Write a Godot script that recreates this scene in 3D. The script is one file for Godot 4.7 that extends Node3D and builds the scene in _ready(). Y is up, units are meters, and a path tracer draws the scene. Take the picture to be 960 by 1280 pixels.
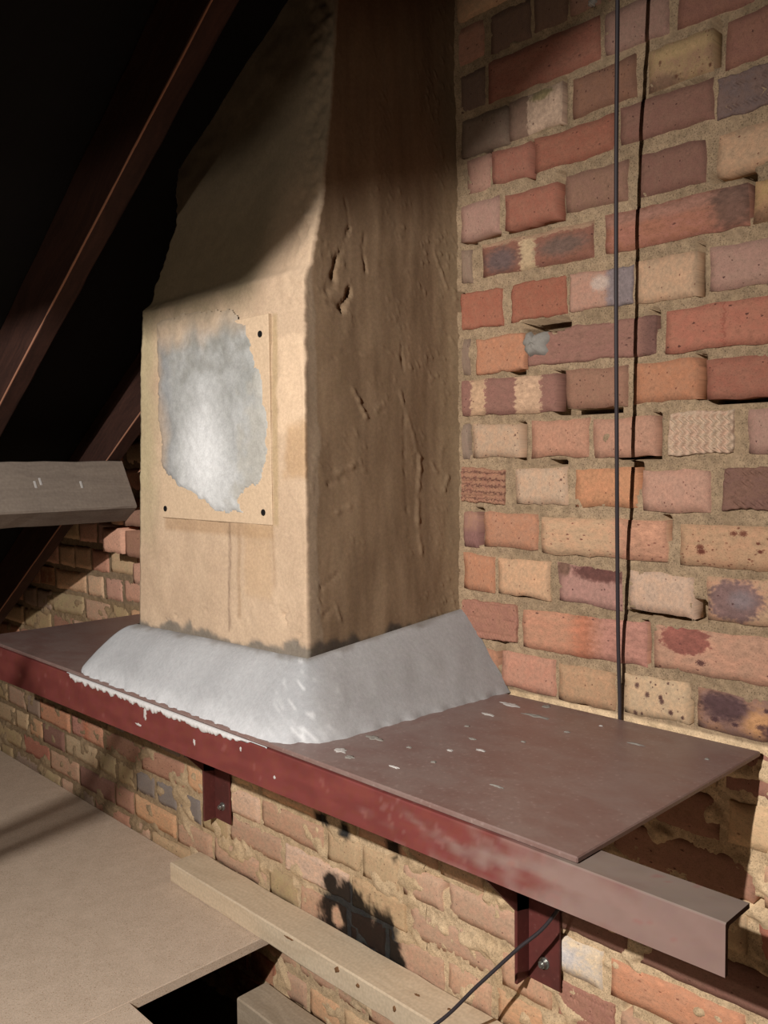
extends Node3D
# A loft: brick gable wall, rendered chimney stack carried on a steel plate and beam. Wall face is the plane z = 0, x runs along the wall, the camera stands 1.19 m off it.

var rng := RandomNumberGenerator.new()
var mat := {}
var n_fine: FastNoiseLite
var n_mid: FastNoiseLite
var n_low: FastNoiseLite
var pix_fine := PackedByteArray()
var pix_mid := PackedByteArray()
var pix_low := PackedByteArray()
const NS := 512

func _ready() -> void:
	rng.seed = 4711
	set_view()
	set_lamp()
	make_noise()
	make_materials()
	build_shell()
	build_wall()
	build_stack()
	build_fillet()
	build_steel()
	build_floor()
	build_timbers()
	build_access_panel()
	build_cable()

# ---------------------------------------------------------------- camera, air, lamp
func set_view() -> void:
	var cam := Camera3D.new()
	cam.name = "camera"
	cam.fov = rad_to_deg(2.0 * atan(640.0 / 1090.0))
	cam.near = 0.02
	var yaw := deg_to_rad(45.81)
	var pitch := deg_to_rad(3.36)
	var roll := deg_to_rad(-0.72)
	var fh := Vector3(-sin(yaw), 0, -cos(yaw))
	var rr := Vector3(cos(yaw), 0, -sin(yaw))
	var f := fh * cos(pitch) - Vector3.UP * sin(pitch)
	var up := Vector3.UP * cos(pitch) + fh * sin(pitch)
	var r2 := rr * cos(roll) + up * sin(roll)
	var u2 := up * cos(roll) - rr * sin(roll)
	cam.transform = Transform3D(Basis(r2, u2, -f), Vector3(0, 0, 1.19))
	add_child(cam)
	cam.current = true
	var we := WorldEnvironment.new()
	we.name = "air"
	var env := Environment.new()
	env.background_mode = Environment.BG_COLOR
	env.background_color = Color(0, 0, 0)
	env.tonemap_mode = Environment.TONE_MAPPER_LINEAR
	env.tonemap_exposure = EXPOSURE
	env.sdfgi_enabled = true
	env.ssao_enabled = true
	env.ssil_enabled = true
	we.environment = env
	add_child(we)

const EXPOSURE := 1.0
const LAMP_AT := Vector3(-0.37, 0.573, 2.0)
const LAMP_MAIN := 6.8
const LAMP_SPILL := 0.42

func set_lamp() -> void:
	var a := SpotLight3D.new()
	a.name = "work_lamp_beam"
	a.light_energy = LAMP_MAIN
	a.light_color = Color(1.0, 0.985, 0.97)
	a.light_size = 0.01
	a.spot_range = 12.0
	a.spot_attenuation = 2.0
	a.spot_angle = 50.0
	a.spot_angle_attenuation = 1.6
	a.shadow_enabled = true
	add_child(a)
	a.look_at_from_position(LAMP_AT, LAMP_AT + Vector3(-0.60, -0.76, -1.0))
	var b := SpotLight3D.new()
	b.name = "work_lamp_spill"
	b.light_energy = LAMP_SPILL
	b.light_color = Color(1.0, 0.95, 0.88)
	b.light_size = 0.012
	b.spot_range = 12.0
	b.spot_attenuation = 2.0
	b.spot_angle = 80.0
	b.spot_angle_attenuation = 0.4
	b.shadow_enabled = true
	add_child(b)
	b.look_at_from_position(LAMP_AT + Vector3(0, -0.07, 0), LAMP_AT + Vector3(-0.55, -0.4, -1.0))
	# the lamp itself, on its stand behind the camera
	var dark := StandardMaterial3D.new()
	dark.albedo_color = Color(0.07, 0.07, 0.08)
	dark.roughness = 0.6
	var glow := StandardMaterial3D.new()
	glow.albedo_color = Color(0.9, 0.9, 0.85)
	glow.emission_enabled = true
	glow.emission = Color(1.0, 0.95, 0.88)
	glow.emission_energy_multiplier = 1.5
	var t := thing("work_lamp", "black site work lamp on a tripod, with a flap and bars added to cast shade", "lamp", Vector3(LAMP_AT.x, -1.045, LAMP_AT.z))
	var h := LAMP_AT.y + 1.045
	var st := sf()
	add_box(st, Vector3(-0.05, h - 0.11, 0.012), Vector3(0.05, h + 0.05, 0.06))
	commit(st, "housing", dark, t)
	for k in 2:
		st = sf()
		add_disc(st, Vector3(0, h - 0.07 * k, 0.006), 0.008)
		commit(st, "led_lens", glow, t)
	# unseen flap added before the upper lens to shade the stack top; added bars shade the floor
	var q := 0.36
	var outline := PackedVector2Array([Vector2(-1.5, -0.20), Vector2(-0.669, -0.190), Vector2(-0.50, -0.182), Vector2(-0.41, -0.135), Vector2(-0.31, -0.035), Vector2(-0.18, 0.045), Vector2(0.4, 0.36), Vector2(0.4, 0.9), Vector2(-1.5, 0.9)])
	st = sf()
	add_plate(st, outline, q, h)
	commit(st, "added_shade_flap", dark, t)
	for k in [-1.0, 1.0]:
		st = sf()
		var across := Vector2(0.714, -0.70)
		var a0: Vector2 = Vector2(-1.48, -1.215) + across * 0.024 * k
		var a1: Vector2 = Vector2(-0.935, -0.66) + across * 0.024 * k
		add_plate(st, PackedVector2Array([a0 - across * 0.016, a1 - across * 0.016, a1 + across * 0.016, a0 + across * 0.016]), q, h)
		commit(st, "added_shade_bar", dark, t)
	st = sf()
	add_tube(st, [Vector3(0, 0.35, 0.05), Vector3(0, h - 0.1, 0.04)], 0.012, 10)
	commit(st, "pole", dark, t)
	for k in 3:
		var ang := TAU * k / 3.0 + 0.5
		st = sf()
		add_tube(st, [Vector3(0, 0.5, 0.05), Vector3(cos(ang) * 0.4, 0.008, 0.05 + sin(ang) * 0.4)], 0.009, 8)
		commit(st, "leg", dark, t)

func add_plate(st: SurfaceTool, outline: PackedVector2Array, q: float, h: float) -> void:
	var idx := Geometry2D.triangulate_polygon(outline)
	for side in 2:
		for i in range(0, idx.size(), 3):
			for k in 3:
				var p: Vector2 = outline[idx[i + (k if side == 0 else 2 - k)]]
				st.add_vertex(Vector3(p.x * q, h + p.y * q, -q - 0.001 * side))

# ---------------------------------------------------------------- helpers
func sf() -> SurfaceTool:
	var st := SurfaceTool.new()
	st.begin(Mesh.PRIMITIVE_TRIANGLES)
	return st

func thing(called: String, label: String, category: String, at := Vector3.ZERO, group := "") -> Node3D:
	var o := Node3D.new()
	o.name = called
	add_child(o, true)
	o.position = at
	tag(o, label, category, group)
	return o

func tag(o: Node3D, label: String, category: String, group := "", kind := "") -> void:
	if label: o.set_meta("label", label)
	if category: o.set_meta("category", category)
	if group: o.set_meta("group", group)
	if kind: o.set_meta("kind", kind)

func put(mesh: Mesh, called: String, m: Material, parent: Node3D = null) -> MeshInstance3D:
	var o := MeshInstance3D.new()
	o.name = called
	o.mesh = mesh
	o.material_override = m
	if parent == null: add_child(o, true)
	else: parent.add_child(o, true)
	return o

func commit(st: SurfaceTool, called: String, m: Material, parent: Node3D = null, smooth := true) -> MeshInstance3D:
	if smooth: st.generate_normals()
	return put(st.commit(), called, m, parent)

# a quad a b c d seen clockwise from its front
func quad(st: SurfaceTool, a: Vector3, b: Vector3, c: Vector3, d: Vector3, uv := Rect2(0, 0, 1, 1)) -> void:
	var u := [uv.position, Vector2(uv.end.x, uv.position.y), uv.end, Vector2(uv.position.x, uv.end.y)]
	var v := [a, b, c, d]
	for k in [0, 1, 2, 0, 2, 3]:
		st.set_uv(u[k])
		st.add_vertex(v[k])

# box with chamfered edges
func add_box(st: SurfaceTool, lo: Vector3, hi: Vector3, ch := 0.0, xf := Transform3D.IDENTITY) -> void:
	var c := (lo + hi) * 0.5
	var h := (hi - lo) * 0.5
	st.set_smooth_group(-1)
	var e := maxf(ch, 0.0)
	for ax in 3:
		var b := (ax + 1) % 3
		var d := (ax + 2) % 3
		for s in [-1.0, 1.0]:
			var p := []
			for k in [[-1, -1], [-1, 1], [1, 1], [1, -1]]:
				var v := Vector3.ZERO
				v[ax] = s * h[ax]
				v[b] = k[0] * (h[b] - e)
				v[d] = k[1] * (h[d] - e)
				p.append(xf * (c + v))
			if s < 0: p.reverse()
			var l := maxf(h[b], h[d]) * 2.0
			quad(st, p[0], p[1], p[2], p[3], Rect2(0, 0, l, l))
	if e <= 0.0: return
	for ax in 3:   # edges along ax
		var b := (ax + 1) % 3
		var d := (ax + 2) % 3
		for sb in [-1.0, 1.0]:
			for sd in [-1.0, 1.0]:
				var p := []
				for k in [[-1, 0], [1, 0], [1, 1], [-1, 1]]:
					var v := Vector3.ZERO
					v[ax] = k[0] * (h[ax] - e)
					v[b] = sb * (h[b] - (e if k[1] == 1 else 0.0))
					v[d] = sd * (h[d] - (e if k[1] == 0 else 0.0))
					p.append(xf * (c + v))
				if sb * sd < 0: p.reverse()
				quad(st, p[0], p[1], p[2], p[3])
	for sx in [-1.0, 1.0]:
		for sy in [-1.0, 1.0]:
			for sz in [-1.0, 1.0]:
				var s := Vector3(sx, sy, sz)
				var p := []
				for ax in 3:
					var v := h * s
					for o in 3:
						if o != ax: v[o] -= s[o] * e
					p.append(xf * (c + v))
				if sx * sy * sz > 0: p.reverse()
				for k in 3:
					st.set_uv(Vector2.ZERO)
					st.add_vertex(p[k])

func add_disc(st: SurfaceTool, c: Vector3, r: float) -> void:
	for k in 16:
		var a := TAU * k / 16.0
		var b := TAU * (k + 1) / 16.0
		st.add_vertex(c)
		st.add_vertex(c + Vector3(cos(b), sin(b), 0) * r)
		st.add_vertex(c + Vector3(cos(a), sin(a), 0) * r)
		st.add_vertex(c)
		st.add_vertex(c + Vector3(cos(a), sin(a), 0) * r)
		st.add_vertex(c + Vector3(cos(b), sin(b), 0) * r)

func add_tube(st: SurfaceTool, pts: Array, r: float, sides := 8) -> void:
	var rings := []
	for i in pts.size():
		var a: Vector3 = pts[maxi(i - 1, 0)]
		var b: Vector3 = pts[mini(i + 1, pts.size() - 1)]
		var d := (b - a).normalized()
		var s := d.cross(Vector3.FORWARD if absf(d.z) < 0.8 else Vector3.RIGHT).normalized()
		var u := s.cross(d).normalized()
		var ring := []
		for k in sides:
			var t := TAU * k / sides
			ring.append(pts[i] + (s * cos(t) + u * sin(t)) * r)
		rings.append(ring)
	st.set_smooth_group(0)
	for i in pts.size() - 1:
		for k in sides:
			var n := (k + 1) % sides
			quad(st, rings[i][k], rings[i + 1][k], rings[i + 1][n], rings[i][n])
	st.set_smooth_group(-1)
	for e in 2:
		var ring: Array = rings[0 if e == 0 else rings.size() - 1]
		var c: Vector3 = pts[0 if e == 0 else pts.size() - 1]
		for k in sides:
			var n := (k + 1) % sides
			st.add_vertex(c)
			st.add_vertex(ring[k if e == 0 else n])
			st.add_vertex(ring[n if e == 0 else k])

# profile in (y, z) swept along x from x0 to x1; profile runs so that the outside lies on its left going round
func add_prism_x(st: SurfaceTool, prof: Array, x0: float, x1: float, cuts := 1) -> void:
	st.set_smooth_group(-1)
	var n := prof.size()
	for c in cuts:
		var a := lerpf(x0, x1, float(c) / cuts)
		var b := lerpf(x0, x1, float(c + 1) / cuts)
		for i in n:
			var p: Vector2 = prof[i]
			var q: Vector2 = prof[(i + 1) % n]
			quad(st, Vector3(a, p.x, p.y), Vector3(b, p.x, p.y), Vector3(b, q.x, q.y), Vector3(a, q.x, q.y), Rect2(a, 0.05 * i, b - a, 0.05))
	var idx := Geometry2D.triangulate_polygon(PackedVector2Array(prof))
	for e in 2:
		for i in range(0, idx.size(), 3):
			var t := [prof[idx[i]], prof[idx[i + 1]], prof[idx[i + 2]]]
			var up: float = (t[1] - t[0]).cross(t[2] - t[0])
			if (up > 0.0) == (e == 1): t.reverse()
			for v in t:
				st.set_uv(v)
				st.add_vertex(Vector3(x0 if e == 0 else x1, v.x, v.y))

# grid of points rows[j][i] to triangles, with colours if given; front seen with i to the right and j downwards
func add_grid(st: SurfaceTool, pts: PackedVector3Array, ni: int, nj: int, cols := PackedColorArray(), uvs := PackedVector2Array()) -> void:
	var base := 0
	st.set_smooth_group(0)
	for j in nj:
		for i in ni:
			var k := j * ni + i
			if cols.size(): st.set_color(cols[k])
			if uvs.size(): st.set_uv(uvs[k])
			st.add_vertex(pts[k])
	for j in nj - 1:
		for i in ni - 1:
			var k := base + j * ni + i
			for m in [k, k + 1, k + ni + 1, k, k + ni + 1, k + ni]:
				st.add_index(m)

# ---------------------------------------------------------------- noise and materials
func make_noise() -> void:
	n_fine = FastNoiseLite.new(); n_fine.seed = 3; n_fine.frequency = 90.0; n_fine.fractal_octaves = 3
	n_mid = FastNoiseLite.new(); n_mid.seed = 5; n_mid.frequency = 22.0; n_mid.fractal_octaves = 3
	n_low = FastNoiseLite.new(); n_low.seed = 8; n_low.frequency = 5.0; n_low.fractal_octaves = 3
	for k in 3:
		var f := FastNoiseLite.new()
		f.seed = 20 + k
		f.frequency = [0.22, 0.06, 0.018][k]
		f.fractal_octaves = 3
		var img := f.get_seamless_image(NS, NS)
		img.convert(Image.FORMAT_L8)
		if k == 0: pix_fine = img.get_data()
		elif k == 1: pix_mid = img.get_data()
		else: pix_low = img.get_data()

func px(a: PackedByteArray, x: int, y: int) -> float:
	return a[(y & (NS - 1)) * NS + (x & (NS - 1))] / 255.0

func tex(w: int, h: int, bytes: PackedByteArray) -> ImageTexture:
	var img := Image.create_from_data(w, h, false, Image.FORMAT_RGB8, bytes)
	img.generate_mipmaps()
	return ImageTexture.create_from_image(img)

# even grain: light-dark variation round white, used with triplanar mapping over plain or vertex colours
func grain_texture(sx: float, sy: float, amount: float, pits: float, seed_: int) -> ImageTexture:
	var b := PackedByteArray()
	b.resize(NS * NS * 3)
	for y in NS:
		for x in NS:
			var xx := int(x * sx) + seed_ * 37
			var yy := int(y * sy) + seed_ * 91
			var f := px(pix_fine, xx, yy)
			var v := 1.0 + amount * ((f - 0.5) * 1.1 + (px(pix_mid, xx + 50, yy) - 0.5) * 0.9 + (px(pix_low, xx, yy + 70) - 0.5) * 0.35)
			if f < pits: v *= 0.72
			v = clampf(v * 0.92, 0.0, 1.0) * 255.0
			var k := (y * NS + x) * 3
			b[k] = int(v); b[k + 1] = int(v); b[k + 2] = int(v)
	return tex(NS, NS, b)

func wood_texture(c0: Color, c1: Color, contrast: float, seed_: int) -> ImageTexture:
	var w := 512
	var h := 128
	var b := PackedByteArray()
	b.resize(w * h * 3)
	for y in h:
		for x in w:
			var wob := (px(pix_low, x / 3 + seed_ * 13, y) - 0.5) * 34.0
			var g := px(pix_fine, int(x * 0.04) + seed_ * 31, int(y * 1.6 + wob * 0.6))
			var g2 := px(pix_mid, int(x * 0.10) + seed_ * 17, int(y * 1.2 + wob))
			var v := clampf(0.5 + (g - 0.5) * contrast + (g2 - 0.5) * contrast, 0.0, 1.0)
			var c := c0.lerp(c1, v)
			var s := 1.0 + (px(pix_fine, x, y) - 0.5) * 0.12
			var k := (y * w + x) * 3
			b[k] = int(clampf(c.r * s, 0, 1) * 255); b[k + 1] = int(clampf(c.g * s, 0, 1) * 255); b[k + 2] = int(clampf(c.b * s, 0, 1) * 255)
	return tex(w, h, b)

# two colours blended by low noise, with fine grain and flecks
func blend_texture(w: int, h: int, c0: Color, c1: Color, edge: float, grain: float, fleck: Color, fleck_at: float, seed_: int, stretch := 1.0) -> ImageTexture:
	var b := PackedByteArray()
	b.resize(w * h * 3)
	for y in h:
		for x in w:
			var xs := int(x * stretch) + seed_ * 61
			var l := px(pix_low, xs, y + seed_ * 29) * 0.65 + px(pix_mid, xs, y) * 0.35
			var t := smoothstep(0.5 - edge, 0.5 + edge, l)
			var c := c0.lerp(c1, t)
			var f := px(pix_fine, x + seed_ * 11, y)
			if f > fleck_at: c = c.lerp(fleck, 0.6)
			var s := 1.0 + (f - 0.5) * grain
			var k := (y * w + x) * 3
			b[k] = int(clampf(c.r * s, 0, 1) * 255); b[k + 1] = int(clampf(c.g * s, 0, 1) * 255); b[k + 2] = int(clampf(c.b * s, 0, 1) * 255)
	return tex(w, h, b)

func surface(called: String, albedo: Color, t: Texture2D, rough: float, tri := 0.0, bump: Texture2D = null, bump_cm := 0.1) -> StandardMaterial3D:
	var m := StandardMaterial3D.new()
	m.albedo_color = albedo
	m.albedo_texture = t
	m.roughness = rough
	m.metallic_specular = 0.3
	if tri > 0.0:
		m.uv1_triplanar = true
		m.uv1_world_triplanar = true
		m.uv1_scale = Vector3.ONE * tri
	if bump:
		m.heightmap_enabled = true
		m.heightmap_texture = bump
		m.heightmap_scale = bump_cm
	mat[called] = m
	return m

func c8(r: int, g: int, b: int) -> Color:
	return Color(r / 255.0, g / 255.0, b / 255.0)

func lin(r: int, g: int, b: int) -> Color:
	return c8(r, g, b).srgb_to_linear()

func make_materials() -> void:
	var grit := grain_texture(1.0, 1.0, 0.12, 0.0, 1)
	var coarse := grain_texture(1.0, 1.0, 0.24, 0.25, 2)
	mat.grit = grit
	var m := surface("mortar", Color.WHITE, coarse, 0.95, 3.0, coarse, 0.08)
	m.vertex_color_use_as_albedo = true
	m = surface("render", Color.WHITE, grit, 0.9, 4.0)
	m.vertex_color_use_as_albedo = true
	m = surface("cement", Color.WHITE, grit, 0.85, 4.0)
	m.vertex_color_use_as_albedo = true
	m = surface("skim", Color.WHITE, grit, 0.6, 2.0)
	m.vertex_color_use_as_albedo = true
	surface("felt", c8(22, 20, 20), grit, 0.95, 1.0)
	surface("old_wood", Color.WHITE, wood_texture(c8(44, 28, 23), c8(66, 42, 34), 0.8, 1), 0.75)
	surface("grey_wood", Color.WHITE, wood_texture(c8(110, 98, 88), c8(132, 119, 106), 0.55, 2), 0.85)
	surface("dusty_wood", Color.WHITE, wood_texture(c8(150, 132, 110), c8(182, 164, 142), 0.6, 6), 0.85)
	surface("new_wood", Color.WHITE, wood_texture(c8(192, 170, 142), c8(216, 196, 168), 0.5, 4), 0.7)
	surface("chipboard", Color.WHITE, blend_texture(512, 512, c8(200, 178, 156), c8(208, 186, 164), 0.3, 0.22, c8(120, 92, 70), 0.74, 3), 0.8, 1.7)
	surface("plain_dark", c8(70, 62, 54), grit, 0.95, 1.0)
	surface("brick_far", Color.WHITE, blend_texture(256, 256, c8(150, 100, 78), c8(182, 138, 106), 0.2, 0.3, c8(110, 70, 60), 0.8, 9), 0.9, 3.0)
	mat.brick_far.vertex_color_use_as_albedo = true
	surface("red_oxide", Color.WHITE, blend_texture(512, 512, c8(110, 54, 49), c8(98, 47, 43), 0.2, 0.10, c8(150, 96, 88), 0.80, 5), 0.55, 1.3)
	surface("dark_oxide", Color.WHITE, blend_texture(256, 256, c8(96, 50, 46), c8(82, 46, 42), 0.2, 0.10, c8(110, 76, 70), 0.82, 6), 0.55, 1.5)
	surface("dusty_oxide", Color.WHITE, blend_texture(512, 512, c8(118, 98, 91), c8(110, 84, 77), 0.3, 0.10, c8(140, 122, 116), 0.80, 7, 0.6), 0.42, 1.1)
	mat.dusty_oxide.metallic_specular = 0.6
	surface("worn_oxide", Color.WHITE, null, 0.6)
	mat.worn_oxide.vertex_color_use_as_albedo = true
	surface("bolt", c8(170, 170, 165), null, 0.35)
	mat.bolt.metallic = 0.9
	surface("cable", c8(52, 46, 48), null, 0.5)
	surface("hole", c8(14, 12, 11), null, 0.9)
	surface("white_plaster", c8(180, 174, 168), grit, 0.85, 2.0)
	surface("grey_plaster", c8(136, 130, 122), grit, 0.9, 2.0)
	make_brick_kinds()

# ---------------------------------------------------------------- bricks
const BW := 224
const BH := 112

# v: [axis 0 across / 1 down, from, to, colour, softness, strength]; e: [centre u, centre v, radius u, radius v, colour, softness, strength]
func kind(called: String, c: Color, c2: Color, specks: int, speck: Color, bands := [], blots := [], ridge := "", big := 0) -> void:
	c = c.lerp(c8(176, 154, 134), 0.34)
	c2 = c2.lerp(c8(168, 146, 126), 0.30)
	var b := PackedByteArray()
	b.resize(BW * BH * 3)
	c = Color(minf(c.r * 1.15, 0.95), minf(c.g * 1.15, 0.95), minf(c.b * 1.15, 0.95))
	c2 = Color(minf(c2.r * 1.15, 0.95), minf(c2.g * 1.15, 0.95), minf(c2.b * 1.15, 0.95))
	var sd := mat.size() * 53
	var r := RandomNumberGenerator.new()
	r.seed = 900 + mat.size()
	var dots := []
	for k in specks:
		dots.append([r.randi_range(2, BW - 3), r.randi_range(2, BH - 3), r.randf_range(0.8, 2.6), r.randf_range(0.45, 0.9)])
	for k in big:
		dots.append([r.randi_range(6, BW - 7), r.randi_range(6, BH - 7), r.randf_range(3.0, 8.5), r.randf_range(0.7, 0.95)])
	for y in BH:
		var v := float(y) / BH
		for x in BW:
			var u := float(x) / BW
			var l := px(pix_low, x + sd, y + sd * 3)
			var m := px(pix_mid, x + sd * 5, y + sd)
			var f := px(pix_fine, x + sd * 2, y + sd * 7)
			var col := c.lerp(c2, smoothstep(0.32, 0.68, l * 0.6 + m * 0.4))
			var wob := (m - 0.5) * 0.12 + (f - 0.5) * 0.05
			for d in bands:
				var w: float = (u if d[0] == 0 else v) + wob * (0.6 if d[0] == 0 else 1.2)
				var t := smoothstep(d[1] - d[4], d[1] + d[4], w) * (1.0 - smoothstep(d[2] - d[4], d[2] + d[4], w))
				col = col.lerp(d[3] * 1.12, t * d[5])
			for e in blots:
				var dist := Vector2((u - e[0]) / e[2], (v - e[1]) / e[3]).length() + wob * 4.0
				col = col.lerp(e[4] * 1.12, (1.0 - smoothstep(1.0 - e[5], 1.0 + e[5], dist)) * e[6])
			var s := 0.95 + (f - 0.5) * 0.16 + (m - 0.5) * 0.20 + (l - 0.5) * 0.14
			if f > 0.68: s *= 0.84
			if f < 0.27: s *= 1.07
			var k := (y * BW + x) * 3
			b[k] = int(clampf(col.r * s, 0, 1) * 255)
			b[k + 1] = int(clampf(col.g * s, 0, 1) * 255)
			b[k + 2] = int(clampf(col.b * s, 0, 1) * 255)
	for d in dots:
		var rad: float = d[2]
		for y in range(maxi(0, int(d[1] - rad - 2)), mini(BH, int(d[1] + rad + 3))):
			for x in range(maxi(0, int(d[0] - rad - 2)), mini(BW, int(d[0] + rad + 3))):
				var q: float = Vector2(x - d[0], y - d[1]).length() + (px(pix_fine, x * 2, y * 2) - 0.5) * rad * 1.6
				var a: float = (1.0 - smoothstep(rad * 0.7, rad * 1.15, q)) * d[3]
				if a > 0.02:
					var k := (y * BW + x) * 3
					b[k] = int(lerpf(b[k], speck.r * 255, a))
					b[k + 1] = int(lerpf(b[k + 1], speck.g * 255, a))
					b[k + 2] = int(lerpf(b[k + 2], speck.b * 255, a))
	var mm := surface("brick_" + called, Color.WHITE, tex(BW, BH, b), 0.9)
	mm.vertex_color_use_as_albedo = true
	mm.heightmap_enabled = true
	mm.heightmap_texture = mat.grit
	mm.heightmap_scale = 0.02
	mm.set_meta("ridge", ridge)

func make_brick_kinds() -> void:
	var dk := c8(74, 46, 42)
	var no := []
	kind("red", c8(168, 94, 72), c8(150, 80, 62), 10, dk)
	kind("brick", c8(160, 98, 78), c8(138, 84, 70), 10, dk)
	kind("redspot", c8(172, 100, 80), c8(158, 88, 72), 16, dk, [[0, 0.48, 0.50, c8(130, 70, 58), 0.01, 0.4]])
	kind("orange", c8(188, 106, 76), c8(172, 100, 80), 6, dk, [[1, 0.0, 0.36, c8(176, 128, 108), 0.12, 0.8]], [[0.9, 0.4, 0.14, 0.6, c8(122, 92, 78), 0.4, 0.8]])
	kind("pink", c8(186, 136, 116), c8(170, 122, 106), 8, dk)
	kind("dim", c8(128, 92, 74), c8(108, 80, 68), 8, dk)
	kind("grey", c8(142, 118, 100), c8(126, 102, 88), 6, dk)
	kind("half", c8(136, 102, 82), c8(124, 92, 76), 5, dk, [[0, 0.36, 1.2, c8(196, 164, 138), 0.015, 1.0]], [[0.62, 0.12, 0.2, 0.14, c8(140, 124, 84), 0.4, 0.8]])
	kind("rough", c8(140, 92, 72), c8(118, 80, 66), 26, dk)
	kind("yellow", c8(190, 148, 98), c8(158, 116, 84), 26, c8(108, 70, 52), no, [[0.5, 0.2, 0.5, 0.2, c8(206, 172, 120), 0.5, 0.6], [0.2, 0.9, 0.3, 0.2, c8(128, 96, 78), 0.5, 0.7]], "", 3)
	kind("maroon", c8(132, 84, 70), c8(116, 72, 62), 8, dk)
	kind("kiln", c8(124, 92, 84), c8(104, 82, 80), 6, dk, no, no, "chevron_worn")
	kind("brown", c8(142, 96, 74), c8(128, 86, 70), 8, dk)
	kind("cream", c8(212, 170, 132), c8(204, 158, 122), 9, c8(110, 66, 54))
	kind("burnt", c8(146, 84, 66), c8(132, 78, 66), 6, dk, [[0, 0.36, 0.50, c8(212, 184, 148), 0.025, 1.0], [1, -0.2, 0.12, c8(200, 164, 134), 0.05, 0.9]], [[0.18, 0.58, 0.15, 0.34, c8(116, 98, 96), 0.5, 0.9], [0.74, 0.5, 0.2, 0.26, c8(124, 102, 92), 0.5, 0.9]])
	kind("pinkblue", c8(196, 146, 124), c8(184, 132, 112), 6, dk, [[0, 0.60, 1.2, c8(140, 128, 128), 0.06, 0.9]], [[0.5, 0.35, 0.14, 0.2, c8(214, 196, 182), 0.4, 0.7]])
	kind("amber", c8(196, 130, 96), c8(180, 116, 84), 16, c8(112, 62, 50))
	kind("gold", c8(206, 140, 98), c8(198, 132, 94), 5, dk)
	kind("gold2", c8(208, 160, 116), c8(198, 146, 106), 12, c8(100, 60, 50))
	kind("mauve", c8(158, 102, 86), c8(144, 92, 80), 6, dk, [[0, 0.9, 1.2, c8(120, 86, 76), 0.06, 0.8]])
	kind("stripe", c8(140, 90, 80), c8(128, 82, 74), 6, dk, [[0, 0.13, 0.29, c8(200, 164, 132), 0.012, 1.0], [0, 0.60, 0.85, c8(204, 168, 138), 0.012, 1.0]])
	kind("brownspot", c8(158, 106, 82), c8(142, 94, 74), 22, dk)
	kind("speck", c8(218, 180, 146), c8(208, 164, 130), 26, c8(86, 54, 46), no, no, "", 1)
	kind("blush", c8(206, 148, 122), c8(194, 138, 114), 12, c8(100, 60, 52))
	kind("chevron", c8(214, 184, 154), c8(194, 158, 134), 4, dk, no, no, "chevron")
	kind("combed", c8(168, 118, 92), c8(146, 98, 80), 6, dk, [[1, 0.08, 0.13, dk, 0.02, 0.55], [1, 0.27, 0.32, dk, 0.02, 0.55], [1, 0.46, 0.51, dk, 0.02, 0.55], [1, 0.65, 0.70, dk, 0.02, 0.55], [1, 0.84, 0.89, dk, 0.02, 0.55]], no, "rope")  # dark bands paint the shade into the combed grooves
	kind("combdark", c8(112, 72, 60), c8(96, 62, 56), 6, c8(160, 120, 100), no, no, "chevron_worn")
	kind("combred", c8(160, 104, 86), c8(140, 90, 78), 8, dk, no, no, "rope_worn")
	kind("redgrey", c8(184, 128, 104), c8(150, 104, 92), 5, dk, [[1, 0.5, 1.2, c8(144, 104, 98), 0.15, 0.8]])
	kind("flashspeck", c8(216, 172, 130), c8(206, 156, 118), 30, c8(108, 60, 52), [[0, 0.62, 0.8, c8(190, 132, 108), 0.08, 0.7], [0, 0.78, 1.2, c8(200, 146, 118), 0.05, 0.9]])
	kind("spotted", c8(212, 162, 118), c8(198, 146, 108), 60, c8(112, 60, 46), no, [[0.92, 0.6, 0.1, 0.6, c8(112, 76, 60), 0.4, 0.8]], "", 9)
	kind("pinkburnt", c8(194, 136, 122), c8(184, 128, 116), 8, dk, no, [[0.66, 0.14, 0.42, 0.2, c8(110, 70, 62), 0.3, 0.9], [0.1, 0.1, 0.1, 0.2, c8(118, 88, 70), 0.4, 0.8]])
	kind("pale", c8(224, 188, 162), c8(214, 174, 146), 10, c8(108, 72, 64))
	kind("burnt2", c8(212, 164, 122), c8(190, 136, 104), 12, dk, no, [[0.24, 0.5, 0.23, 0.46, c8(134, 104, 98), 0.2, 0.95], [0.80, 0.5, 0.2, 0.46, c8(92, 62, 62), 0.35, 0.9], [0.3, 0.46, 0.1, 0.2, c8(146, 128, 126), 0.6, 0.8]])
	kind("orange2", c8(208, 140, 104), c8(200, 130, 98), 8, dk, [[0, 0.44, 0.62, c8(192, 116, 86), 0.1, 0.7], [0, 0.62, 1.2, c8(190, 134, 116), 0.12, 0.9]])
	kind("patch", c8(204, 148, 118), c8(198, 140, 112), 14, c8(92, 58, 54), no, [[0.22, 0.26, 0.17, 0.34, c8(152, 92, 80), 0.1, 0.9]], "", 1)
	kind("peach", c8(198, 136, 112), c8(186, 124, 102), 8, dk)
	kind("bigspot", c8(222, 184, 140), c8(212, 170, 128), 20, c8(92, 62, 56), no, no, "", 11)
	kind("scorch", c8(170, 118, 90), c8(122, 88, 80), 20, c8(80, 56, 58), no, [[0.22, 0.35, 0.2, 0.35, c8(84, 62, 64), 0.4, 0.9], [0.5, 0.6, 0.12, 0.3, c8(214, 160, 110), 0.4, 0.8], [0.62, 0.75, 0.1, 0.25, c8(80, 56, 60), 0.4, 0.9]], "", 5)
	kind("tan", c8(190, 150, 120), c8(178, 134, 108), 12, dk)
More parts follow.
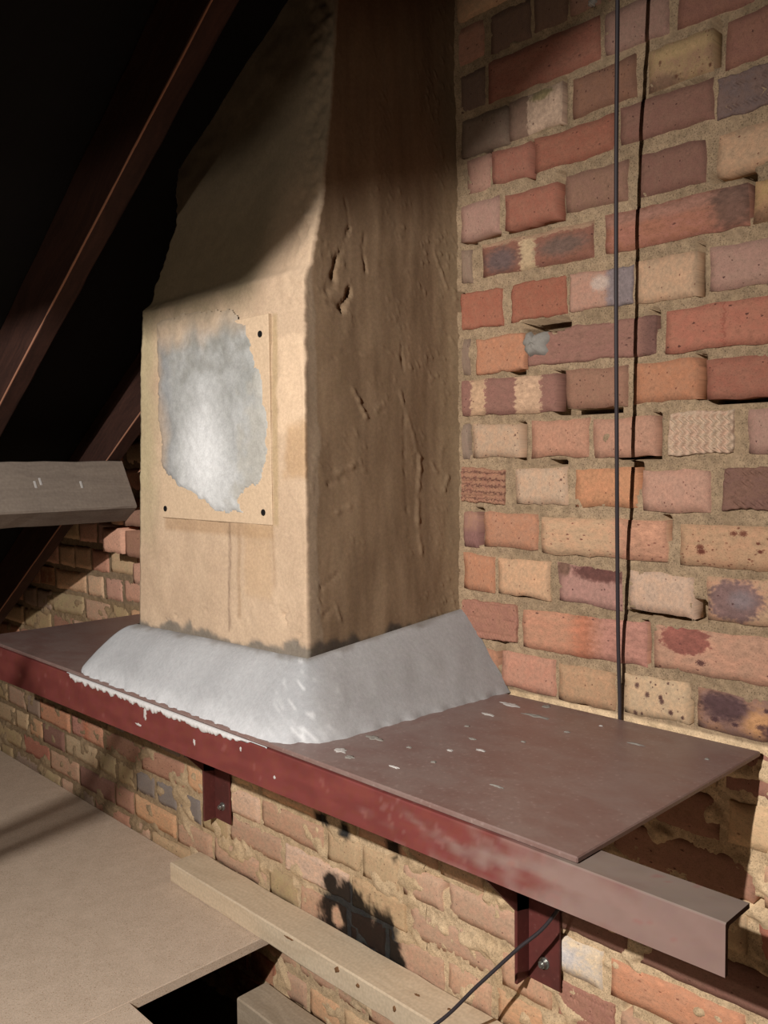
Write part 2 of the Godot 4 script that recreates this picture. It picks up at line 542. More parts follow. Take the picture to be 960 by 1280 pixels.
	kind("buff", c8(200, 168, 124), c8(184, 150, 112), 14, c8(110, 78, 60))
	kind("olive", c8(176, 152, 104), c8(150, 124, 90), 14, c8(92, 68, 54))
	kind("slate", c8(112, 104, 100), c8(98, 92, 92), 5, dk)
	kind("white", c8(214, 202, 186), c8(206, 186, 156), 4, dk, no, [[0.4, 0.5, 0.34, 0.3, c8(198, 194, 196), 0.6, 0.8]])

# bricks of the right-hand part of the wall, course by course from the top: top, bottom, then left end, right end, kind
var courses := [
	[0.744, 0.682, [[-0.954, -0.869, "dim"], [-0.862, -0.799, "dim"], [-0.794, -0.739, "pink"]]],
	[0.667, 0.603, [[-1.021, -0.965, "dim"], [-0.956, -0.740, "red"], [-0.733, -0.628, "pink"], [-0.615, -0.506, "brick"]]],
	[0.590, 0.528, [[-1.018, -0.918, "grey"], [-0.913, -0.808, "half"], [-0.788, -0.681, "rough"], [-0.660, -0.562, "yellow"], [-0.545, -0.439, "brick"]]],
	[0.520, 0.463, [[-1.006, -0.954, "pink"], [-0.949, -0.869, "red"], [-0.862, -0.716, "red"], [-0.706, -0.561, "maroon"], [-0.557, -0.438, "kiln"]]],
	[0.443, 0.384, [[-1.019, -0.936, "pink"], [-0.922, -0.817, "red"], [-0.803, -0.693, "brown"], [-0.674, -0.571, "maroon"], [-0.556, -0.427, "cream"]]],
	[0.368, 0.309, [[-1.020, -0.994, "grey"], [-0.971, -0.751, "burnt"], [-0.731, -0.510, "orange"], [-0.504, -0.388, "yellow"]]],
	[0.290, 0.230, [[-1.021, -0.928, "red"], [-0.911, -0.800, "red"], [-0.796, -0.682, "pinkblue"], [-0.679, -0.582, "cream"], [-0.565, -0.424, "pink"]]],
	[0.210, 0.149, [[-1.027, -1.001, "grey"], [-0.987, -0.883, "amber"], [-0.877, -0.644, "mauve"], [-0.631, -0.453, "redspot"]]],
	[0.138, 0.078, [[-1.026, -0.819, "stripe"], [-0.802, -0.692, "brownspot"], [-0.680, -0.581, "amber"], [-0.569, -0.412, "red"]]],
	[0.062, 0.001, [[-1.027, -1.004, "grey"], [-0.995, -0.891, "speck"], [-0.868, -0.759, "blush"], [-0.750, -0.644, "blush"], [-0.625, -0.527, "chevron"], [-0.508, -0.431, "pink"]]],
	[-0.015, -0.077, [[-1.024, -0.925, "combed"], [-0.903, -0.800, "speck"], [-0.785, -0.674, "gold"], [-0.666, -0.560, "blush"], [-0.542, -0.381, "combdark"]]],
	[-0.094, -0.155, [[-1.021, -0.984, "redgrey"], [-0.971, -0.857, "amber"], [-0.850, -0.625, "flashspeck"], [-0.607, -0.428, "spotted"]]],
	[-0.169, -0.232, [[-1.018, -0.948, "amber"], [-0.941, -0.833, "cream"], [-0.817, -0.700, "pinkburnt"], [-0.689, -0.584, "pale"], [-0.564, -0.397, "burnt2"]]],
	[-0.251, -0.316, [[-1.026, -0.899, "combred"], [-0.890, -0.658, "orange2"], [-0.646, -0.426, "patch"]]],
	[-0.332, -0.393, [[-1.060, -0.941, "amber"], [-0.934, -0.822, "peach"], [-0.816, -0.711, "gold2"], [-0.697, -0.590, "bigspot"], [-0.578, -0.395, "scorch"]]],
]
# open joints: left, right, bottom, top
var gaps := [
	[-1.013, -0.918, 0.530, 0.531],
	[-0.921, -0.917, 0.531, 0.587],
	[-0.809, -0.805, 0.528, 0.592],
	[-0.881, -0.809, 0.531, 0.533],
	[-0.874, -0.865, 0.457, 0.511],
	[-0.961, -0.954, 0.500, 0.520],
	[-0.815, -0.809, 0.381, 0.446],
	[-0.919, -0.809, 0.381, 0.381],
	[-1.014, -0.936, 0.379, 0.383],
	[-0.959, -0.954, 0.239, 0.270],
	[-1.022, -1.015, 0.263, 0.287],
	[-0.885, -0.800, 0.220, 0.224],
	[-0.885, -0.879, 0.151, 0.198],
	[-0.910, -0.885, 0.144, 0.146],
	[-0.819, -0.805, 0.075, 0.133],
	[-0.802, -0.705, 0.073, 0.074],
	[-1.008, -1.003, 0.011, 0.055],
	[-0.892, -0.886, -0.000, 0.056],
	[-0.830, -0.806, -0.006, -0.004],
	[-0.705, -0.647, 0.002, 0.002],
	[-0.646, -0.642, 0.002, 0.059],
	[-0.679, -0.669, -0.042, -0.011],
	[-0.581, -0.572, 0.086, 0.137],
	[-0.560, -0.483, 0.077, 0.077],
	[-0.651, -0.643, 0.191, 0.213],
	[-0.582, -0.576, 0.229, 0.294],
	[-0.652, -0.576, 0.519, 0.520],
	[-0.562, -0.556, 0.535, 0.590],
	[-0.594, -0.511, 0.623, 0.627],
	[-0.511, -0.506, 0.326, 0.372],
	[-0.560, -0.510, 0.380, 0.385],
	[-0.983, -0.975, -0.148, -0.092],
	[-0.627, -0.623, -0.120, -0.093],
	[-0.686, -0.591, -0.237, -0.234],
	[-0.579, -0.569, -0.233, -0.211],
	[-0.912, -0.838, -0.229, -0.228],
	[-0.662, -0.658, -0.308, -0.251],
	[-0.940, -0.933, -0.355, -0.325],
	[-0.951, -0.926, -0.316, -0.315],
	[-0.500, -0.480, -0.308, -0.288],
	[-0.776, -0.766, -0.396, -0.394],
	[-0.592, -0.588, -0.389, -0.360],
	[-0.743, -0.737, -0.777, -0.745],
	[-1.220, -1.207, -0.790, -0.746],
	[-1.202, -1.189, -0.768, -0.746],
	[-0.688, -0.685, -0.870, -0.851],
	[-0.741, -0.738, -0.911, -0.881],
	[-0.653, -0.627, -0.777, -0.766],
	[-0.985, -0.980, -0.795, -0.756],
	[-1.089, -1.060, -0.814, -0.793],
	[-0.513, -0.472, -0.622, -0.616],
]
# soot and bitumen on the lower brickwork: centre, radii
var soot_spots := [[-1.345, -0.972, 0.098, 0.092], [-1.30, -1.0, 0.055, 0.05], [-1.236, -0.962, 0.045, 0.062], [-1.205, -1.012, 0.030, 0.045], [-1.212, -0.768, 0.010, 0.030], [-1.192, -0.762, 0.007, 0.022], [-1.425, -0.775, 0.03, 0.014], [-1.352, -0.775, 0.016, 0.024], [-1.40, -0.905, 0.024, 0.02]]
# kinds that the photograph shows at given places of the lower brickwork
var lower_kinds := [[-0.75, -0.835, "white"], [-0.78, -0.91, "combred"], [-0.60, -0.85, "amber"], [-0.68, -0.92, "tan"], [-0.74, -0.76, "maroon"], [-0.60, -0.76, "maroon"], [-0.5, -0.78, "maroon"], [-0.45, -0.70, "red"], [-0.6, -0.52, "brown"], [-0.6, -0.60, "brown"], [-0.52, -0.45, "maroon"], [-1.10, -0.83, "tan"], [-0.97, -0.83, "tan"], [-0.93, -0.91, "tan"], [-1.06, -0.91, "tan"], [-1.18, -0.92, "buff"], [-1.12, -0.99, "tan"], [-1.46, -0.83, "tan"], [-1.47, -0.97, "tan"], [-1.42, -0.90, "pale"], [-1.24, -0.83, "buff"], [-1.32, -0.83, "buff"], [-1.62, -0.83, "amber"], [-1.66, -0.9, "tan"], [-1.8, -0.97, "tan"], [-1.9, -0.98, "tan"], [-2.12, -0.91, "slate"], [-1.97, -0.91, "slate"], [-1.92, -0.83, "gold2"], [-2.0, -0.75, "slate"], [-2.16, -0.75, "dim"], [-2.26, -0.75, "slate"], [-2.3, -0.83, "brown"], [-2.4, -0.91, "olive"], [-2.3, -0.98, "brown"], [-2.5, -0.98, "maroon"], [-2.65, -0.83, "orange2"], [-2.8, -0.84, "amber"], [-2.9, -0.9, "gold2"], [-2.72, -0.91, "maroon"], [-2.95, -0.98, "red"], [-2.46, -1.0, "olive"], [-2.62, -1.0, "maroon"], [-1.2, -1.12, "tan"], [-1.36, -1.12, "tan"], [-1.52, -1.14, "tan"], [-1.26, -1.2, "buff"]]

func soot(x: float, y: float) -> float:
	if y > -0.7: return 0.0
	var s := 0.0
	for e in soot_spots:
		var d := Vector2((x - e[0]) / e[2], (y - e[1]) / e[3]).length()
		if d < 1.6: s = maxf(s, 1.0 - smoothstep(0.78, 1.12, d + n_mid.get_noise_2d(x * 1.2, y * 1.2) * 0.22 + n_fine.get_noise_2d(x, y) * 0.12))
	var q := Vector2((x + 1.378) / 0.020, (y + 0.972) / 0.022).length() + n_mid.get_noise_2d(x, y) * 0.5
	return s * 0.985 * smoothstep(0.7, 1.1, q)

# the deep open joint over the grey dab
func slot(x: float, y: float) -> float:
	var d := Vector2((x + 0.842) / 0.044, (y - 0.2145) / 0.0095).length() + n_mid.get_noise_2d(x, y) * 0.25
	return 1.0 - smoothstep(0.85, 1.15, d)

func ridge_height(style: String, x: float, y: float) -> float:
	# x, y in metres from the brick's lower left corner
	var amp := 0.0024 if style.ends_with("worn") else 0.0040
	var keep := 1.0
	if style.ends_with("worn"): keep = smoothstep(-0.15, 0.25, n_mid.get_noise_2d(x * 1.4 + 7.0, y * 1.4))
	if style.begins_with("chevron"):
		return amp * keep * sin(TAU * (x / 0.0115 + 0.75 * absf(fposmod(y / 0.0068, 2.0) - 1.0)))
	var band := int(floor(y / 0.0125))
	var sl := 1.0 if band % 2 == 0 else -1.0
	return amp * keep * (0.6 * sin(TAU * (x / 0.0062 + sl * y / 0.011)) - 0.8 * smoothstep(0.3, 0.5, absf(fposmod(y / 0.0125, 1.0) - 0.5)))

# one brick: worn, bowed face with ragged arrises and sides running back into the wall
func brick_mesh(x0: float, x1: float, y0: float, y1: float, z: float, style: String, fine: bool, back := 0.03) -> ArrayMesh:
	var w := x1 - x0
	var h := y1 - y0
	var step := 0.0018 if style != "" else (0.0045 if fine else 0.0125)
	var ni := maxi(5, int(w / step) + 1)
	var nj := maxi(4, int(h / (step * (1.0 if style != "" else 1.0))) + 1)
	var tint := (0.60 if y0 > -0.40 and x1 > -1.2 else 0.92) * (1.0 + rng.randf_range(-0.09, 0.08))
	var warm := rng.randf_range(-0.03, 0.03)
	var flip := rng.randf() < 0.5 and y0 < -0.40 and style == ""
	var tl := rng.randf_range(-0.0025, 0.0025)
	var tr := rng.randf_range(-0.0025, 0.0025)
	var pts := PackedVector3Array()
	var cols := PackedColorArray()
	var uvs := PackedVector2Array()
	var su := 1.0 if w > 0.14 else (0.62 if style == "" and w < 0.07 else 1.0)
	for j in nj + 2:
		for i in ni + 2:
			var a := clampf(float(i - 1) / (ni - 1), 0.0, 1.0)
			var b := clampf(float(j - 1) / (nj - 1), 0.0, 1.0)
			var x := lerpf(x0, x1, a)
			var y := lerpf(y1, y0, b) + lerpf(tl, tr, a)
			var ex := minf(a, 1.0 - a) * w
			var ey := minf(b, 1.0 - b) * h
			var e := minf(ex, ey)
			var rag := n_mid.get_noise_2d(x * 0.8, y * 0.8 + 40.0) * 0.0035 + n_fine.get_noise_2d(x * 0.8, y * 0.8) * 0.0014
			var pull := (1.0 - smoothstep(0.0, 0.010, ey)) * (rag - 0.0006)
			var pulx := (1.0 - smoothstep(0.0, 0.010, ex)) * (rag - 0.0006)
			y += pull if b < 0.5 else -pull
			x += -pulx if a < 0.5 else pulx
			var zz := z + n_mid.get_noise_2d(x, y) * 0.0011 + n_fine.get_noise_2d(x * 0.7, y * 0.7) * 0.0004 - 0.0022 * pow(1.0 - smoothstep(0.0, 0.0035, e), 2.0)
			if style != "": zz += ridge_height(style, x - x0, y - y0) * smoothstep(0.0, 0.006, e)
			if absf(x + 0.842) < 0.06 and absf(y - 0.2145) < 0.03: zz -= 0.10 * slot(x, y)
			if i == 0 or j == 0 or i == ni + 1 or j == nj + 1: zz = z - back
			pts.append(Vector3(x, y, zz))
			var s := soot(x, y)
			var g := tint
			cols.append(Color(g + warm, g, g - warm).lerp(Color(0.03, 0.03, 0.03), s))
			uvs.append(Vector2((1.0 - a if flip else a) * su, b))
	var st := sf()
	add_grid(st, pts, ni + 2, nj + 2, cols, uvs)
	st.generate_normals()
	return st.commit()

# plain brick for the parts of the wall that the photograph does not show
func plain_brick(st: SurfaceTool, x0: float, x1: float, y0: float, y1: float, z: float) -> void:
	var g := rng.randf_range(0.8, 1.1)
	st.set_color(Color(g, g * rng.randf_range(0.9, 1.05), g * 0.95))
	add_box(st, Vector3(x0, y0, -0.03), Vector3(x1, y1, z), 0.003)

func shown(x: float, y: float) -> bool:
	if y > -0.405: return (x > -1.06 and x < -0.36) or (x < -2.08 and x > -2.75 and y < 0.06)
	if x < -1.55: return y > -1.08 and x > -3.35
	return y > -1.31 and x < -0.36 and y > -0.95 - (-0.45 - x) * 0.9

func lower_kind(x: float, y: float) -> String:
	var best := 0.075
	var found := ""
	for k in lower_kinds:
		var d := Vector2((x - k[0]) * 0.8, (y - k[1]) * 1.6).length()
		if d < best:
			best = d
			found = k[2]
	if found: return found
	var pool := ["buff", "cream", "gold2", "tan", "pale", "tan", "tan", "buff", "olive", "buff"]
	if x < -1.9: pool = ["buff", "olive", "brownspot", "buff", "amber", "gold2", "grey", "olive", "tan"]
	if y > -0.40: pool = ["blush", "peach", "buff", "cream", "pink"]
	return pool[rng.randi_range(0, pool.size() - 1)]

func lay(parent: Node3D, rest: SurfaceTool, x0: float, x1: float, y0: float, y1: float, k: String, z: float) -> void:
	var xm := (x0 + x1) * 0.5
	var ym := (y0 + y1) * 0.5
	if not (shown(xm, ym) or shown(x0, ym) or shown(x1, ym)):
		plain_brick(rest, x0, x1, y0, y1, z)
		return
	var m: StandardMaterial3D = mat["brick_" + k]
	var fine := (absf(xm + 0.842) < 0.14 and absf(ym - 0.215) < 0.06) or soot(xm, ym) > 0.0 or soot(x0 + 0.02, ym) > 0.0 or soot(x1 - 0.02, ym) > 0.0 or soot(xm, y0 + 0.01) > 0.0 or soot(xm, y1 - 0.01) > 0.0
	put(brick_mesh(x0, x1, y0, y1, z, m.get_meta("ridge"), fine), "brick", m, parent)

func fill_course(parent: Node3D, rest: SurfaceTool, xr: float, xl: float, y0: float, y1: float) -> void:
	var x := xr
	while x > xl + 0.03:
		var q := rng.randf()
		var w := 0.218 if q < 0.36 else (0.103 if q < 0.86 else 0.155)
		w += rng.randf_range(-0.007, 0.006)
		var a := maxf(x - w, xl)
		var dy := rng.randf_range(-0.003, 0.003)
		lay(parent, rest, a, x, y0 + dy, y1 + dy * 0.5, lower_kind((a + x) * 0.5, (y0 + y1) * 0.5), rng.randf_range(0.0, 0.006))
		x = a - rng.randf_range(0.010, 0.016)

func bed_colour(x: float, y: float, hump: float) -> Color:
	var low := clampf(0.5 + n_low.get_noise_2d(x, y + 9.0) * 0.9, 0.0, 1.0)
	var c := lin(142, 120, 95).lerp(lin(160, 136, 109), low)
	if y < -0.40:
		c = lin(196, 168, 132).lerp(lin(216, 188, 152), low)
		if x < -1.8: c = c.lerp(lin(138, 114, 86), smoothstep(-1.8, -2.3, x) * 0.8)
	c *= 1.0 + n_mid.get_noise_2d(x * 2.0, y * 2.0) * 0.22 + hump * 12.0
	c.a = 1.0
	return c.lerp(Color(0.03, 0.029, 0.028), soot(x, y))

func bed(xa: float, xb: float, ya: float, yb: float, cell: float, parent: Node3D) -> void:
	var ni := int((xb - xa) / cell) + 1
	var nj := int((yb - ya) / cell) + 1
	var hz := PackedFloat32Array()
	hz.resize(ni * nj)
	for j in nj:
		var y := yb - j * cell
		for i in ni:
			var x := xa + i * cell
			var m := n_mid.get_noise_2d(x + 3.0, y)
			var z := -0.0012 + 0.0026 * m + 0.0016 * n_fine.get_noise_2d(x * 0.8, y * 0.8)
			var smear := smoothstep(0.16, 0.50, n_low.get_noise_2d(x * 1.5, y * 2.0 + 4.0) + m * 0.22) if y < -0.42 else smoothstep(0.66, 0.8, n_low.get_noise_2d(x * 2.2, y * 2.6)) * 0.7
			z += smear * 0.0085
			if y < -0.30 and y > -0.43 and x > -1.0: z = minf(z, 0.002)
			if x > -1.05 and y > -0.3: z += 0.014 * (1.0 - smoothstep(-1.032, -1.014, x + m * 0.004))
			if absf(x + 0.842) < 0.06 and absf(y - 0.2145) < 0.03: z -= 0.10 * slot(x, y)
			hz[j * ni + i] = z
	for g in gaps:
		for j in range(maxi(0, int((yb - g[3] - 0.003) / cell)), mini(nj, int((yb - g[2] + 0.003) / cell) + 1)):
			for i in range(maxi(0, int((g[0] - xa - 0.002) / cell)), mini(ni, int((g[1] - xa + 0.002) / cell) + 1)):
				var x := xa + i * cell
				var y := yb - j * cell
				# slanting: horizontal gaps follow the course, so keep only cells near the gap's own line
				if g[1] - g[0] > g[3] - g[2]:
					if absf(y - (g[2] + g[3]) * 0.5 + n_mid.get_noise_2d(x, 1.0) * 0.003) > 0.0048 + (0.004 if g[3] - g[2] > 0.010 else 0.0): continue
				hz[j * ni + i] = -0.06
	var pts := PackedVector3Array()
	var cols := PackedColorArray()
	for j in nj:
		var y := yb - j * cell
		for i in ni:
			var x := xa + i * cell
			var z := hz[j * ni + i]
			pts.append(Vector3(x, y, z))
			cols.append(bed_colour(x, y, clampf(z, -0.006, 0.006)))
	var st := sf()
	add_grid(st, pts, ni, nj, cols)
	commit(st, "mortar_bed", mat.mortar, parent)

func build_wall() -> void:
	var w := Node3D.new()
	w.name = "wall_back"
	add_child(w)
	tag(w, "rough brick gable wall in mixed red, buff and scorched bricks behind the chimney stack", "wall", "", "structure")
	var st := sf()
	add_box(st, Vector3(-4.2, -1.9, -0.34), Vector3(6.4, 3.0, -0.12))
	commit(st, "wall_core", mat.plain_dark, w)
	st = sf()
	st.set_color(lin(140, 118, 94))
	add_box(st, Vector3(-0.40, -1.35, -0.121), Vector3(6.2, 2.7, -0.006))
	add_box(st, Vector3(-4.1, 0.049, -0.121), Vector3(-1.118, 2.7, -0.006))
	add_box(st, Vector3(-1.12, 0.949, -0.121), Vector3(-0.40, 2.7, -0.006))
	add_box(st, Vector3(-4.1, -1.85, -0.121), Vector3(6.2, -1.349, -0.006))
	commit(st, "mortar_bed", mat.mortar, w)
	bed(-1.12, -0.396, -1.352, 0.952, 0.004, w)
	bed(-3.62, -1.116, -1.352, 0.052, 0.007, w)
	var rest := sf()
	for c in courses:
		var at_left := 9.0
		var at_right := -9.0
		for b in c[2]:
			lay(w, rest, b[0], b[1], c[1] + rng.randf_range(-0.002, 0.002), c[0] + rng.randf_range(-0.002, 0.002), b[2], rng.randf_range(0.0015, 0.0045))
			at_left = minf(at_left, b[0])
			at_right = maxf(at_right, b[1])
		fill_course(w, rest, at_left - 0.012, -3.5, c[1], c[0])
		fill_course(w, rest, at_right + 1.2, at_right + 0.012, c[1], c[0])
	for k in 4:   # above and below the courses read from the photograph
		fill_course(w, rest, 0.6, -3.0, 0.757 + 0.0768 * k, 0.819 + 0.0768 * k)
	for k in 12:
		fill_course(w, rest, 0.6, -3.5, -0.471 - 0.0768 * k, -0.409 - 0.0768 * k)
	var fill := commit(rest, "brickwork", mat.brick_far, w)
	fill.set_meta("kind", "stuff")
	# the corbel under the purlin's end: two courses standing out of the wall
	for b in [[-2.215, -2.105, -0.235, -0.168, 0.10, "blush"], [-2.10, -1.95, -0.238, -0.17, 0.095, "brown"], [-2.175, -2.10, -0.160, -0.120, 0.095, "cream"], [-2.095, -1.93, -0.160, -0.118, 0.10, "brown"], [-2.13, -1.93, -0.318, -0.262, 0.06, "blush"]]:
		put(brick_mesh(b[0], b[1], b[2], b[3], b[4], "", false, 0.10), "corbel_brick", mat["brick_" + b[5]], w)
	# a dab of grey mortar thrown on the wall beside the open joint, and a fleck of white plaster higher up
	put(dab_mesh(Vector3(-0.862, 0.190, 0.004), 0.028, 0.022, 0.009, 11), "mortar_dab", mat.grey_plaster, w)
	put(dab_mesh(Vector3(-0.752, 0.690, 0.005), 0.007, 0.006, 0.004, 12), "plaster_fleck", mat.white_plaster, w)

# ragged lump on a vertical face
func dab_mesh(c: Vector3, rx: float, ry: float, t: float, sd: int, flat := false) -> ArrayMesh:
	var st := sf()
	var rings := 5
	var seg := 20
	var pts := []
	for j in rings + 1:
		var row := []
		for i in seg:
			var a := TAU * i / seg
			var q := float(j) / rings
			var rag := 0.95 + 0.5 * n_mid.get_noise_2d(cos(a) * 0.05 + sd, sin(a) * 0.05 + sd * 0.37) + 0.55 * n_mid.get_noise_2d(cos(a) * 0.15 + sd, sin(a) * 0.15)
			var hgt := t * (1.0 - pow(q, 3.0)) * (1.0 + 0.5 * n_fine.get_noise_2d(a * 0.01 + sd, q * 0.02)) if j < rings else -0.004
			var x := cos(a) * rx * q * rag
			var y := sin(a) * ry * q * rag
			row.append(c + (Vector3(x, hgt, -y) if flat else Vector3(x, y, hgt)))
		pts.append(row)
	st.set_smooth_group(0)
	for j in rings:
		for i in seg:
			var n := (i + 1) % seg
			quad(st, pts[j][i], pts[j][n], pts[j + 1][n], pts[j + 1][i])
	st.generate_normals()
	return st.commit()

# ---------------------------------------------------------------- chimney stack
const SX := -1.031      # plane of the stack's right side
const ROOF_SLOPE := 0.625
const ROOF_AT := 1.319  # underside of the rafters: y = ROOF_AT + ROOF_SLOPE * x

func curve(table: Array, y: float) -> float:
	if y <= table[0][0]: return table[0][1]
	for k in table.size() - 1:
		if y <= table[k + 1][0]:
			return lerpf(table[k][1], table[k + 1][1], (y - table[k][0]) / (table[k + 1][0] - table[k][0]))
	return table[table.size() - 1][1]

var stack_left := [[-0.42, -1.552], [-0.313, -1.546], [0.288, -1.512], [0.30, -1.503], [0.351, -1.490], [0.380, -1.478], [0.428, -1.457], [0.458, -1.455], [0.536, -1.466], [0.631, -1.480], [1.1, -1.53]]
var stack_front := [[-0.42, 0.358], [0.18, 0.354], [0.288, 0.350], [0.300, 0.339], [0.402, 0.316], [0.557, 0.292], [0.703, 0.279], [1.1, 0.25]]
# scratches and cracks of the right side: z, y of both ends, half width, depth (below 0 stands proud)
var side_marks := [[0.264, 0.409, 0.255, 0.367, 0.0025, 0.004], [0.255, 0.367, 0.267, 0.344, 0.003, 0.005], [0.267, 0.344, 0.285, 0.311, 0.004, 0.007], [0.285, 0.311, 0.293, 0.286, 0.006, 0.009], [0.293, 0.283, 0.300, 0.262, 0.011, 0.011], [0.274, 0.236, 0.258, 0.268, 0.006, 0.020], [0.300, 0.245, 0.270, 0.240, 0.006, 0.010], [0.221, 0.362, 0.227, 0.339, 0.003, 0.004], [0.227, 0.339, 0.222, 0.304, 0.004, 0.005],
	[0.147, 0.114, 0.100, 0.007, 0.005, -0.004], [0.100, 0.007, 0.108, -0.102, 0.006, -0.006], [0.108, -0.102, 0.100, -0.160, 0.005, -0.004], [0.138, 0.101, 0.138, -0.019, 0.004, 0.003], [0.138, -0.019, 0.133, -0.087, 0.003, 0.003], [0.290, -0.019, 0.251, -0.005, 0.004, -0.006], [0.293, -0.082, 0.264, -0.072, 0.004, -0.006], [0.305, -0.035, 0.275, -0.027, 0.004, 0.004],
	[0.253, 0.112, 0.242, 0.100, 0.005, -0.006], [0.242, 0.097, 0.236, 0.084, 0.005, -0.007], [0.235, 0.082, 0.225, 0.072, 0.005, -0.008], [0.203, 0.083, 0.188, 0.092, 0.004, -0.006], [0.060, -0.021, 0.070, -0.007, 0.005, -0.006], [0.043, -0.052, 0.032, -0.028, 0.004, -0.006], [0.050, 0.0, 0.046, 0.02, 0.004, -0.005], [0.325, -0.196, 0.288, -0.176, 0.003, 0.004], [0.332, -0.245, 0.296, -0.227, 0.003, 0.004], [0.296, -0.227, 0.288, -0.251, 0.004, -0.005], [0.325, -0.196, 0.332, -0.245, 0.002, 0.003], [0.19, 0.318, 0.03, 0.34, 0.002, 0.0015], [0.30, 0.155, 0.265, 0.175, 0.003, 0.003], [0.245, 0.165, 0.215, 0.17, 0.003, -0.003], [0.06, 0.36, 0.03, 0.30, 0.003, -0.004], [0.145, 0.20, 0.14, 0.15, 0.003, 0.004], [0.20, 0.19, 0.15, 0.17, 0.003, -0.004]]
var front_marks := [[-1.452, -0.297, -1.406, -0.279, 0.0025, 0.004], [-1.338, -0.265, -1.302, -0.257, 0.002, 0.003], [-1.095, -0.243, -1.079, -0.231, 0.003, 0.006], [-1.085, -0.252, -1.092, -0.238, 0.003, 0.006], [-1.120, -0.228, -1.099, -0.228, 0.002, 0.003], [-1.062, -0.285, -1.045, -0.262, 0.003, 0.006], [-1.485, 0.290, -1.333, 0.287, 0.003, 0.004], [-1.333, 0.287, -1.188, 0.296, 0.003, 0.003]]

func marks(list: Array, u: float, y: float) -> float:
	var d := 0.0
	var p := Vector2(u, y)
	for m in list:
		if y < minf(m[1], m[3]) - 0.03 or y > maxf(m[1], m[3]) + 0.03: continue
		var a := Vector2(m[0], m[1])
		var b := Vector2(m[2], m[3])
		var q := Geometry2D.get_closest_point_to_segment(p, a, b).distance_to(p) + n_fine.get_noise_2d(u * 0.6, y * 0.6) * 0.0032
		d -= m[5] * (1.0 - smoothstep(m[4] * 0.25, m[4] * 1.15, q))
	return d

func box2(x: float, y: float, xa: float, xb: float, ya: float, yb: float, soft: float) -> float:
	return smoothstep(xa - soft, xa + soft, x) * (1.0 - smoothstep(xb - soft, xb + soft, x)) * smoothstep(ya - soft, ya + soft, y) * (1.0 - smoothstep(yb - soft, yb + soft, y))

func front_colour(x: float, y: float) -> Color:
	var n := n_mid.get_noise_2d(x * 0.6, y * 0.6)
	var f := n_fine.get_noise_2d(x * 0.5, y * 0.5)
	var l := n_low.get_noise_2d(x * 1.6, y * 0.8)
	var c := lin(190, 164, 137).lerp(lin(180, 154, 128), clampf(0.5 + l + n * 0.4, 0.0, 1.0))
	# greener plaster up the left side, darker and greyer above the ledge
	c = c.lerp(lin(170, 156, 122), 0.75 * (1.0 - smoothstep(-1.50, -1.44, x + n * 0.02)) * smoothstep(-0.22, 0.0, y + n * 0.05))
	c = c.lerp(lin(132, 118, 94), 0.85 * smoothstep(0.20, 0.30, y + n * 0.03) * (1.0 - smoothstep(-1.2, -1.1, x - (y - 0.3) * 0.2)))
	c = c.lerp(lin(140, 126, 106), 0.8 * smoothstep(0.36, 0.5, y))
	# bare patches beside the panel
	var edge := n * 0.012
	c = c.lerp(lin(208, 180, 150), 0.8 * box2(x + edge, y + edge, -1.094, -1.025, 0.045, 0.195, 0.006))
	c = c.lerp(lin(176, 144, 110), 0.8 * box2(x + edge - (y + 0.03) * 0.25, y + edge, -1.088, -1.0, -0.026, 0.06, 0.008))
	# darker strip down the panel's right edge and runs of dirty water below it
	c = c.lerp(lin(166, 142, 106), 0.7 * box2(x + edge * 0.3, y, -1.108, -1.094, -0.10, 0.23, 0.003))
	c = c.lerp(lin(160, 128, 96), 0.6 * box2(x, y, -1.44, -1.108, -0.122, -0.098, 0.005))  # the panel's shadow, painted along its bottom edge
	c = c.lerp(lin(96, 74, 62), 0.6 * box2(x + (y + 0.1) * -0.03 + f * 0.001, y, -1.2345, -1.2295, -0.285, -0.10, 0.0015))
	c = c.lerp(lin(150, 122, 94), 0.55 * box2(x + (y + 0.1) * -0.03, y, -1.208, -1.198, -0.26, -0.10, 0.004))
	c = c.lerp(lin(152, 124, 96), 0.5 * box2(x, y, -1.112, -1.107, -0.20, -0.10, 0.002))
	c = c.lerp(lin(180, 148, 112), 0.4 * box2(x + f * 0.003, y, -1.19, -1.115, -0.22, -0.10, 0.01))
	# grey damp and cement along the foot
	var foot := -0.301 + n * 0.014 + f * 0.004 + 0.012 * smoothstep(-1.25, -1.12, x) + l * 0.02
	c = c.lerp(lin(112, 104, 94), 0.9 * (1.0 - smoothstep(foot - 0.004, foot + 0.006, y)))
	c *= 1.0 + n * 0.03 + f * 0.03
	c.a = 1.0
	return c

func shaded_side_colour(z: float, y: float) -> Color:
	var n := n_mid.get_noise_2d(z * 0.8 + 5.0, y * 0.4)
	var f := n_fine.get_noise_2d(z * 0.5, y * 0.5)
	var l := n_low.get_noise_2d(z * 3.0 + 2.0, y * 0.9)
	var c := lin(140, 116, 91).lerp(lin(124, 101, 78), clampf(0.5 + l + n * 0.5, 0.0, 1.0))  # base darker than the front, with the side's shade put into it
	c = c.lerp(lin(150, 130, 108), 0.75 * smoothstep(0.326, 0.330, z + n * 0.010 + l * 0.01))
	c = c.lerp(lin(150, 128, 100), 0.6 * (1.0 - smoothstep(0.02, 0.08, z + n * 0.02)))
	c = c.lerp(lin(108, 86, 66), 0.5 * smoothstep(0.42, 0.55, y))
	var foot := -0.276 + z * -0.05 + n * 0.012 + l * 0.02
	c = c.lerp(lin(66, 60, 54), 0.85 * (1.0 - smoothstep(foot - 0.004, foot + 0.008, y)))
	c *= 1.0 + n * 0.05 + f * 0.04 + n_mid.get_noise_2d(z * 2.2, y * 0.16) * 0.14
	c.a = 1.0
	return c

